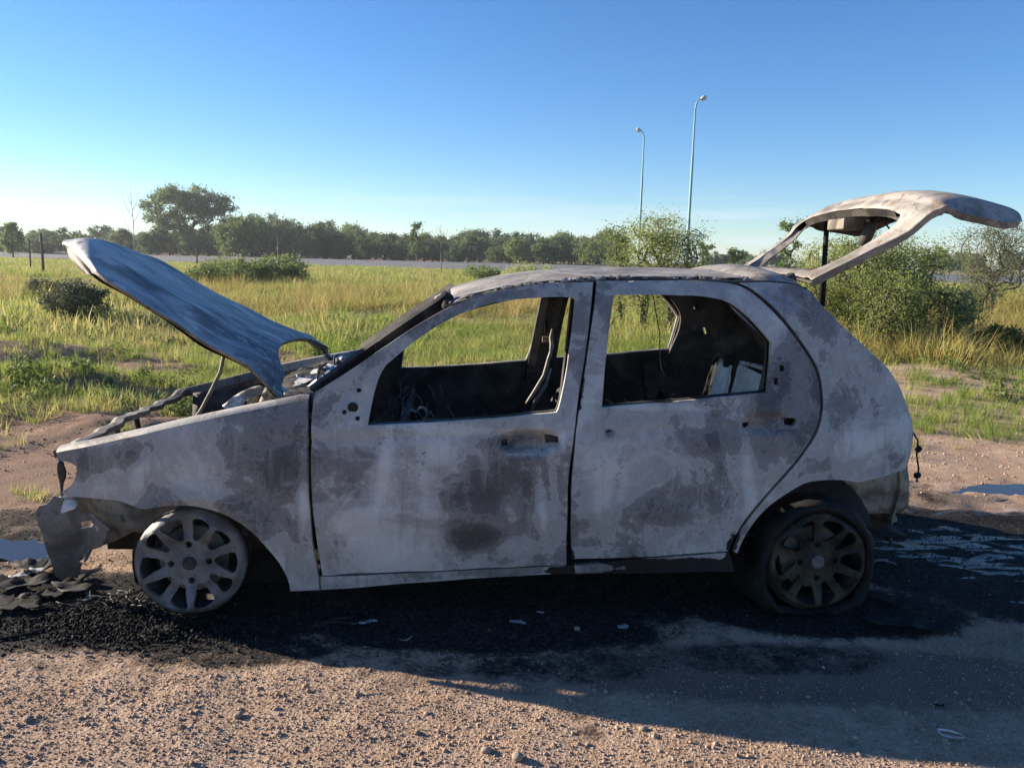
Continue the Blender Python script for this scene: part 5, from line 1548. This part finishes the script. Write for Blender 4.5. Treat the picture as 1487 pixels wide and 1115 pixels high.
def field_points(n, d0, d1, dens=True, xlim=0.80, powr=1.0, fn=None):
    out = []
    while sum(len(a) for a in out) < n:
        m = n * 2
        u = rng.random(m)
        y = (d0 ** powr + u * (d1 ** powr - d0 ** powr)) ** (1 / powr)
        x = rng.uniform(-xlim, xlim, m) * y * 1.02
        keep = rng.random(m) < ((fn or grass_density)(x, y) if dens else 1)
        out.append(np.stack((x, y), 1)[keep])
    P = np.concatenate(out)[:n]
    return np.column_stack((P, H(P[:, 0], P[:, 1])))
def rots(n, tilt=0.15): return np.column_stack((rng.normal(0, tilt, n), rng.normal(0, tilt, n), rng.uniform(0, 6.28, n)))
def scal(n, a, b, k=None):
    s = rng.uniform(a, b, n)
    if k is not None: s = s * k
    return np.column_stack((s, s, s * rng.uniform(0.75, 1.25, n)))
tf = source_collection('tuft_source', [tuft_mesh('tuft', 301 + i, 20, 0.17, 0.10, 0.0065, 'grass', 0.7) for i in range(5)])
tf2 = source_collection('field_tuft_source', [tuft_mesh('field_tuft', 311 + i, 26, 0.19, 0.26, 0.014, 'grass', 0.6, 2) for i in range(5)])
tt = source_collection('tall_source', [tuft_mesh('tall_tuft', 321 + i, 26, 0.55, 0.16, 0.010, 'grass_tall', 0.8) for i in range(4)])
wd_ = source_collection('weed_source', [weed_mesh('weed', 331 + i, 110, 0.15, 0.034, 'weed') for i in range(4)])
def sparse_density(x, y):
    n = fbm(x * 0.8, y * 0.8, 221, 4)
    return sstep(0.44, 0.60, n) * np.where((y < 4.7) & (x > -2.1), 0, 1) * np.where(x < 0.3, 1.0, 0.35 * sstep(5.6, 6.4, y))
P = field_points(3600, 4.0, 9.5, fn=sparse_density); scatter('sparse_grass', P, scal(len(P), 0.3, 0.85), rots(len(P), .3), tf, 'scattered grass tufts on the bare soil behind the car', 'grass')
P = field_points(15000, 4.7, 15, powr=1.2); scatter('grass', P, scal(len(P), 0.5, 1.25, 0.75 + 0.35 * sstep(7, 12, P[:, 1])), rots(len(P)), tf, 'short yellow green grass growing behind the car', 'grass')
P = field_points(26000, 11, 45, powr=1.2); scatter('field_grass', P, scal(len(P), 0.5, 1.2, 0.55 + 1.25 * sstep(0.45, 0.68, fbm(P[:, 0] * 0.4, P[:, 1] * 0.4, 231, 3))), rots(len(P)), tf2, 'rough meadow grass across the open field', 'grass')
P = field_points(16000, 42, 92, powr=1.4); scatter('far_grass', P, scal(len(P), 1.0, 2.0), rots(len(P)), tf2, 'distant meadow grass reaching to the road', 'grass')
def tall_density(x, y):
    n = fbm(x * 0.35, y * 0.35, 207, 3)
    a = np.where(x > 0.38 * y, 0.9, 0.0) * sstep(9.2, 11.5, y) * (0.3 + 0.7 * sstep(0.4, 0.6, n))
    b = 0.5 * sstep(14, 20, y) * sstep(0.50, 0.62, n)
    return np.clip(a + b, 0, 1)
P = field_points(5200, 9, 34, fn=tall_density); scatter('tall_grass', P, scal(len(P), 0.5, 1.2), rots(len(P), .2), tt, 'tall straw coloured grass on the bank and in field patches', 'grass')
def weed_density(x, y):
    n = fbm(x * 0.9, y * 0.9, 209, 3)
    return sstep(0.52, 0.62, n) * sstep(4.8, 6, y) * np.where(x < 0, 0.8, 0.9)
P = field_points(620, 4.8, 16, fn=weed_density); scatter('weeds', P, scal(len(P), 0.4, 1.3), rots(len(P)), wd_, 'leafy weeds dotted over the dirt and grass', 'weeds')
# ================================================================== lamp posts, fence posts
t = NT('lamp_post_paint'); a = t.noise(4, 4)
M['post'] = t.out(t.mix(a, (0.20, 0.33, 0.34), (0.28, 0.42, 0.42)), 0.55)
t = NT('lamp_housing'); M['lamp'] = t.out((0.45, 0.45, 0.44), 0.45)
t = NT('lamp_glass'); M['lens'] = t.out((0.55, 0.52, 0.45), 0.2)
def lamp(px, top, d, side_, label):
    p = at_depth(px, 395, d)
    z0 = float(H(p[0], d))
    h = at_depth(px, top, d)[2] - z0
    o = empty('street_lamp', (p[0], d, z0))
    tag(o, label, 'street lamp', 'lamp posts along the road')
    MB().tube([(0, 0, 0), (0, 0, h * 0.36), (0, 0, h * 0.361), (0, 0, h * 0.7), (0, 0, h * 0.701), (0, 0, h * 0.93)], [0.11, 0.105, 0.088, 0.080, 0.062, 0.055], 12).build('pole', M['post'], o, smooth=True)
    pts = [(side_ * 0.5 * (1 - math.cos(a)), 0, h * 0.93 + (h * 0.065) * math.sin(a)) for a in np.linspace(0, 1.25, 9)]
    pts = [(p[0] * 0.7, 0, p[2]) for p in pts]
    MB().tube(pts, [0.055] * 5 + [0.04] * 4, 10).build('arm', M['post'], o, smooth=True)
    e = Vector(pts[-1])
    hd = MB().grid([[(e.x + side_ * (0.02 + 0.38 * f), math.cos(a) * 0.15 * w, e.z + 0.12 * f + math.sin(a) * 0.13 * w) for a in np.linspace(0, 2 * math.pi, 14, endpoint=False)] for f, w in ((0, .3), (.12, .75), (.45, 1.1), (.8, .95), (1, .25))], close_v=True).build('lamp_head', M['lamp'], o, smooth=True)
    MB().grid([[(e.x + side_ * (0.10 + 0.30 * f), v * 0.10, e.z + 0.10 * f - 0.11 - 0.03 * (1 - v * v)) for v in np.linspace(-1, 1, 7)] for f in np.linspace(0, 1, 5)]).build('lens', M['lens'], hd, smooth=True)
    MB().tube([(0, 0, -0.05), (0, 0, 0.25)], 0.17, 12).build('base_collar', M['post'], o)
    return o
lamp(996, 141, 48.5, 1, 'taller pale green lamp post with arm bent to the right')
lamp(926, 188, 61, -1, 'shorter pale green lamp post farther along the road')
t = NT('weathered_wood'); a = t.noise(12, 5)
M['wood'] = t.out(t.mix(a, (0.07, 0.05, 0.04), (0.16, 0.12, 0.09)), 0.9, t.bump(a, 0.4, 0.01))
def post(px, top, d, w, label):
    p = at_depth(px, 380, d); z0 = float(H(p[0], d)); h = top_h(px, top, d) - z0
    m = MB().tube([(0, 0, -0.1), (0.01, 0, h * 0.5), (0, 0.01, h * 0.96), (0, 0.01, h)], [w, w * 0.95, w * 0.9, w * 0.6], 9)
    o = m.build('wooden_post', M['wood'], None, smooth=True); o.location = (p[0], d, z0)
    tag(o, label, 'post', 'wooden posts in the field')
post(62, 338, 42, 0.07, 'taller brown wooden post in the field left of the hood')
post(44, 346, 48, 0.05, 'thin wooden post beside the taller brown post')
post(286, 360, 70, 0.08, 'short dark post at the roadside below the big tree')

# ================================================================== litter, stones, ash on the ground
def rock_mesh(name, seed, mat, flat=0.65, n=10, rough=0.35):
    rows = []
    for i in range(n + 1):
        th = math.pi * i / n
        row = []
        for j in range(2 * n):
            ph = math.pi * j / n
            d = np.array((math.sin(th) * math.cos(ph), math.sin(th) * math.sin(ph), math.cos(th)))
            k = 1 + rough * (float(fbm(d[0] * 1.6 + seed * 3.1 + d[2], d[1] * 1.6 - d[2] * 1.2, seed, 3)) - 0.5) * 2
            row.append((d[0] * k, d[1] * k * 0.85, d[2] * k * flat))
        rows.append(row)
    V_ = np.array([p for r in rows for p in r]); m_ = 2 * n
    F_ = [(i * m_ + j, i * m_ + (j + 1) % m_, (i + 1) * m_ + (j + 1) % m_, (i + 1) * m_ + j) for i in range(n) for j in range(m_)]
    me = np_mesh(name, V_, F_, True); me.materials.append(M[mat])
    return me
def stone_mat(name, cols):
    t = NT(name); oi = t.n('ObjectInfo'); a = t.noise(3, 4)
    c = t.mix(t.ramp(oi.outputs['Random'], 0.1, 0.6), cols[0], cols[1])
    c = t.mix(t.ramp(oi.outputs['Random'], 0.75, 0.98), c, cols[2])
    return t.out(t.mix(t.math('MULTIPLY', a, 0.5), c, cols[0]), 0.85, None, 0, 0.2)
M['grit'] = stone_mat('grit', ((0.24, 0.165, 0.115), (0.42, 0.305, 0.22), (0.50, 0.40, 0.32)))
M['ashgrit'] = stone_mat('ash_crumb', ((0.008, 0.008, 0.008), (0.02, 0.019, 0.018), (0.07, 0.06, 0.05)))
M['stone'] = stone_mat('stone', ((0.20, 0.155, 0.12), (0.30, 0.25, 0.20), (0.36, 0.32, 0.27)))
gs = source_collection('grit_source', [rock_mesh('grit', 401 + i, 'grit', 0.7, 4, 0.5) for i in range(6)])
as_ = source_collection('crumb_source', [rock_mesh('crumb', 411 + i, 'ashgrit', 0.6, 4, 0.6) for i in range(6)])
def area_points(n, x0, x1, y0, y1, accept):
    out = []; c = 0
    while c < n:
        p = np.column_stack((rng.uniform(x0, x1, n * 2), rng.uniform(y0, y1, n * 2)))
        p = p[rng.random(len(p)) < accept(p)]
        out.append(p); c += len(p)
    P = np.concatenate(out)[:n]
    return np.column_stack((P, H(P[:, 0], P[:, 1])))
def not_char(p): return np.clip(1.0 - 1.5 * blobs(CHAR, p), 0.0, 1) * (1 - 0.65 * blobs(DARK_DIRT, p)) * (np.abs(p[:, 0]) < 0.75 * p[:, 1] + 0.3)
P = area_points(46000, -2.6, 2.6, 1.55, 3.3, not_char)
s = 0.0013 + 0.0032 * rng.random(len(P)) ** 3.0 + 0.006 * (rng.random(len(P)) < 0.03) * rng.random(len(P)); P[:, 2] += s * 0.2
scatter('gravel', P, np.column_stack((s, s, s)), rots(len(P), .6), gs, 'fine pinkish gravel covering the sunlit dirt', 'gravel')
P = area_points(16000, -6.5, 6.5, 4.4, 9.0, lambda p: np.clip(1.0 - 1.2 * blobs(CHAR, p), 0.05, 1) * (np.abs(p[:, 0]) < 0.75 * p[:, 1] + 0.3))
s = 0.002 + 0.009 * rng.random(len(P)) ** 4; P[:, 2] += s * 0.2
scatter('soil_clods', P, np.column_stack((s, s, s)), rots(len(P), .6), gs, 'small clods and stones on the bare soil behind the car', 'clods')
P = area_points(24000, -2.9, 3.2, 2.1, 4.8, lambda p: sstep(0.35, 0.9, blobs(CHAR, p)))
s = 0.001 + 0.0042 * rng.random(len(P)) ** 3.2; P[:, 2] += s * 0.2
scatter('ash_crumbs', P, np.column_stack((s, s, s)), rots(len(P), .6), as_, 'black crumbled ash around and under the car', 'ash')
# heaped ash by the front wheel
heap = area_points(5200, -2.2, -0.3, 2.35, 2.9, lambda p: np.clip(np.exp(-((p[:, 0] + 1.35) / 0.55) ** 2 - ((p[:, 1] - 2.62) / 0.13) ** 2), 0, 1))
s = 0.002 + 0.006 * rng.random(len(heap)) ** 2.4; heap[:, 2] += rng.random(len(heap)) * 0.035 * np.exp(-((heap[:, 0] + 1.30) / 0.35) ** 2)
scatter('ash_heap', heap, np.column_stack((s, s, s * .7)), rots(len(heap), .8), as_, 'heap of black ash round the burnt-off front wheel', 'ash')

def stone(px, py, size, seed, label, mat='stone', flat=0.7):
    size *= 0.8
    x, y = ground_at(px, py)
    me = rock_mesh('stone', seed, mat, flat, 9, 0.3)
    o = mesh_obj('stone', me, M[mat]); o.location = (x, y, float(H(x, y)) + size * 0.35); o.scale = (size, size, size)
    o.rotation_euler = (0, 0, seed)
    tag(o, label, 'stone')
    return o
stone(1155, 1050, 0.016, 501, 'round pale stone at the edge of the car shadow', flat=0.85)
stone(1169, 1046, 0.009, 502, 'small knobbly stone touching the round pale stone', flat=0.8)
stone(934, 1055, 0.016, 503, 'flat grey stone half sunk in the gravel below the shadow', flat=0.4)
stone(346, 1032, 0.020, 504, 'dark flat stone on the sunlit gravel below the front wheel', flat=0.4)
stone(752, 1096, 0.022, 505, 'chunky grey stone with a long shadow in the foreground gravel', flat=0.7)
stone(706, 1084, 0.018, 506, 'brown stone lying left of the chunky grey stone', flat=0.6)
stone(606, 1058, 0.012, 507, 'small grey stone alone on the foreground gravel', flat=0.6)
stone(40, 1042, 0.020, 508, 'dark flat stone on the gravel ahead of the front wheel', flat=0.35)
stone(838, 911, 0.013, 509, 'yellowish pebble on the black ash under the doors', flat=0.8)
stone(1330, 1070, 0.010, 510, 'tiny pinkish pebble near the metal loop', flat=0.7)
stone(828, 1012, 0.010, 511, 'white pebble where sunlight meets the car shadow', flat=0.7)
stone(404, 1058, 0.012, 512, 'small dark stone beside a dimple in the gravel', flat=0.5)
stone(1372, 1072, 0.013, 513, 'rounded stone under the metal loop', flat=0.8)
# metal loop
x, y = ground_at(1382, 1067); z = float(H(x, y)) + 0.016
loop = [(x - 0.032, y + 0.006, z), (x - 0.030, y + 0.020, z + .004), (x - 0.005, y + 0.016, z + .004), (x + 0.028, y + 0.006, z), (x + 0.034, y - 0.004, z - .004), (x + 0.022, y - 0.008, z - .004), (x - 0.008, y - 0.004, z - .004), (x - 0.026, y - 0.002, z), (x - 0.032, y + 0.006, z)]
lp = MB().tube(loop, 0.0034, 8).build('metal_loop', M['alu'], None, smooth=True); tag(lp, 'bent pale metal loop lying at the shadow edge', 'scrap')
# charred scraps
def scrap(name, px, py, L, wdt, ang, mat, seed, label, curl=0.3, cat='scrap'):
    x, y = ground_at(px, py); z = float(H(x, y)) + 0.004
    r = random.Random(seed); rows = []
    for i in range(11):
        f = i / 10 - 0.5
        wv = wdt * (0.35 + 0.65 * math.cos(f * 2.6)) * r.uniform(0.7, 1.2)
        hz = curl * L * (f * f) + r.uniform(0, 0.1) * wdt
        cx_, cy_ = f * L, 0.12 * L * math.sin(f * 5 + seed)
        rows.append([(cx_ * math.cos(ang) - (cy_ + v * wv) * math.sin(ang), cx_ * math.sin(ang) + (cy_ + v * wv) * math.cos(ang), hz + abs(v) * wv * 0.5 * r.uniform(.3, 1)) for v in (-.5, -.2, .15, .5)])
    o = MB().grid(rows).build(name, M[mat], None, smooth=True, solid=0.002); o.location = (x, y, z)
    tag(o, label, cat)
    return o
scrap('metal_scrap', 535, 900, 0.07, 0.02, 0.2, 'alu', 1, 'bluish metal sliver on the black ash below the front door')
scrap('metal_scrap', 752, 903, 0.06, 0.025, -0.2, 'alu', 2, 'pale blue flat shard on the ash below the front door handle')
scrap('metal_scrap', 785, 888, 0.03, 0.01, 0.1, 'alu', 3, 'tiny white shard close to the sill')
scrap('metal_scrap', 905, 907, 0.04, 0.03, 0.8, 'alu', 4, 'crumpled bluish scrap on the ash below the rear door')
scrap('metal_scrap', 590, 925, 0.05, 0.008, 0.5, 'scorch', 5, 'thin pale sliver in the shadow of the car')
scrap('tyre_strip', 1310, 905, 0.30, 0.10, -0.55, 'char', 6, 'wide charred tyre strip lying beside the rear wheel', 0.05)
scrap('tyre_strip', 1280, 870, 0.22, 0.07, -0.9, 'char', 7, 'charred tyre piece leaning on the rear wheel', 0.1)
scrap('wood_chip', 1284, 815, 0.10, 0.03, -0.25, 'scorch', 8, 'pale wedge-shaped chip behind the rear wheel', 0.0)
scrap('char_flake', 1132, 953, 0.045, 0.018, -0.3, 'char', 9, 'black charred flake on the grey dirt below the rear wheel')
scrap('char_flake', 1365, 1020, 0.03, 0.012, 0.3, 'char', 10, 'small black flake in the shadow right of the rear wheel')
scrap('bumper_scrap', 70, 822, 0.26, 0.16, 0.4, 'char', 11, 'curled charred bumper sheet on the wet mud', 0.15)
scrap('bumper_scrap', 25, 850, 0.24, 0.12, -0.3, 'char', 12, 'black melted bumper lump at the puddle edge', 0.2)
scrap('metal_scrap', 40, 835, 0.13, 0.06, 0.6, 'alu', 13, 'shiny torn foil on the mud ahead of the bumper carrier', 0.3)
scrap('metal_scrap', 128, 865, 0.08, 0.03, -1.2, 'scorch', 14, 'bent bright strip under the bumper carrier', 0.4)
scrap('metal_scrap', 92, 848, 0.06, 0.03, 0.3, 'scorch', 15, 'curled pale strip beside the bent bright strip', 0.5)
for k, (q, L_, W_, lb) in enumerate((((110, 850), .20, .12, 'lumpy black melt under the bumper carrier'), ((20, 880), .22, .10, 'flat black melted sheet near the burnt cable'), ((60, 865), .16, .09, 'buckled black melt beside the curled bumper sheet'), ((150, 905), .14, .06, 'small black melt lump in front of the wheel'), ((230, 915), .12, .05, 'charred rubber strip below the front wheel'), ((400, 880), .16, .06, 'charred strip between the front wheel and the sill'))):
    scrap('melted_plastic', q[0], q[1], L_, W_, 0.5 * k - 1, 'char', 30 + k, lb, 0.12)
bits = area_points(180, -2.4, 2.6, 2.2, 3.2, lambda p: sstep(0.3, 0.9, blobs(CHAR, p)))
def shard(i):
    r = random.Random(i); m = [(r.uniform(-1, 1), r.uniform(-1, 1), r.uniform(0, .5)) for _ in range(4)]
    me = np_mesh('shard', m, [(0, 1, 2), (0, 2, 3)], False); me.materials.append(M['alu']); return me
sb_ = source_collection('shard_source', [shard(i) for i in range(5)])
s = 0.002 + 0.006 * rng.random(len(bits)) ** 3
scatter('debris_bits', bits, np.column_stack((s, s, s)), rots(len(bits), .3), sb_, 'tiny pale shards sprinkled over the black ash', 'debris')
# wire bundle in front of the wheel
def wires(px, py, n, spread, label, seed, mat='char', name='wire_bundle'):
    x, y = ground_at(px, py); z = float(H(x, y)); r = random.Random(seed); m = MB()
    for k in range(n):
        p = Vector((r.uniform(-.3, .3) * spread, r.uniform(-.15, .15) * spread, 0.005)); a = r.uniform(0, 6.28); pts = [p.copy()]
        for j in range(7):
            a += r.uniform(-.7, .7)
            p = p + Vector((math.cos(a) * spread * .10, math.sin(a) * spread * .06, r.uniform(-.2, .3) * spread * .10)); p.z = max(p.z, 0.003); pts.append(p.copy())
        m.tube(pts, r.uniform(0.0012, 0.003), 5)
    o = m.build(name, M[mat], None, smooth=True); o.location = (x, y, z); tag(o, label, 'wire', kind='stuff')
wires(165, 878, 26, 0.34, 'tangle of burnt wires beside the front wheel', 3)
wires(185, 870, 12, 0.24, 'pale wire strands on the ash by the front wheel', 4, 'scorch')
wires(495, 900, 10, 0.16, 'thin burnt wires on the ash below the front door', 5, 'soot')
x, y = ground_at(0, 925); pts = []
for k, q in enumerate([(-60, 938), (0, 926), (40, 918), (75, 908), (100, 895), (112, 882)]):
    a, b = ground_at(*q); pts.append((a, b, float(H(a, b)) + 0.006))
cb = MB().tube(pts, 0.006, 7).build('burnt_cable', M['char'], None, smooth=True); tag(cb, 'long black burnt cable curving over the ash ahead of the wheel', 'cable')
# ================================================================== thin haze in the air
t = NT('haze')
nt = t.t
nt.nodes.remove(t.b)
pv = nt.nodes.new('ShaderNodeVolumePrincipled')
pv.inputs['Color'].default_value = (0.86, 0.92, 1.0, 1)
pv.inputs['Density'].default_value = 0.0004
pv.inputs['Anisotropy'].default_value = 0.35
nt.links.new(pv.outputs[0], nt.nodes['Material Output'].inputs['Volume'])
m = MB(); m.box((0, 2400, 7.2), (8600, 6200, 17.6))
hz = m.build('haze', t.m); tag(hz, 'thin pale haze hanging over the field', 'haze', kind='stuff')
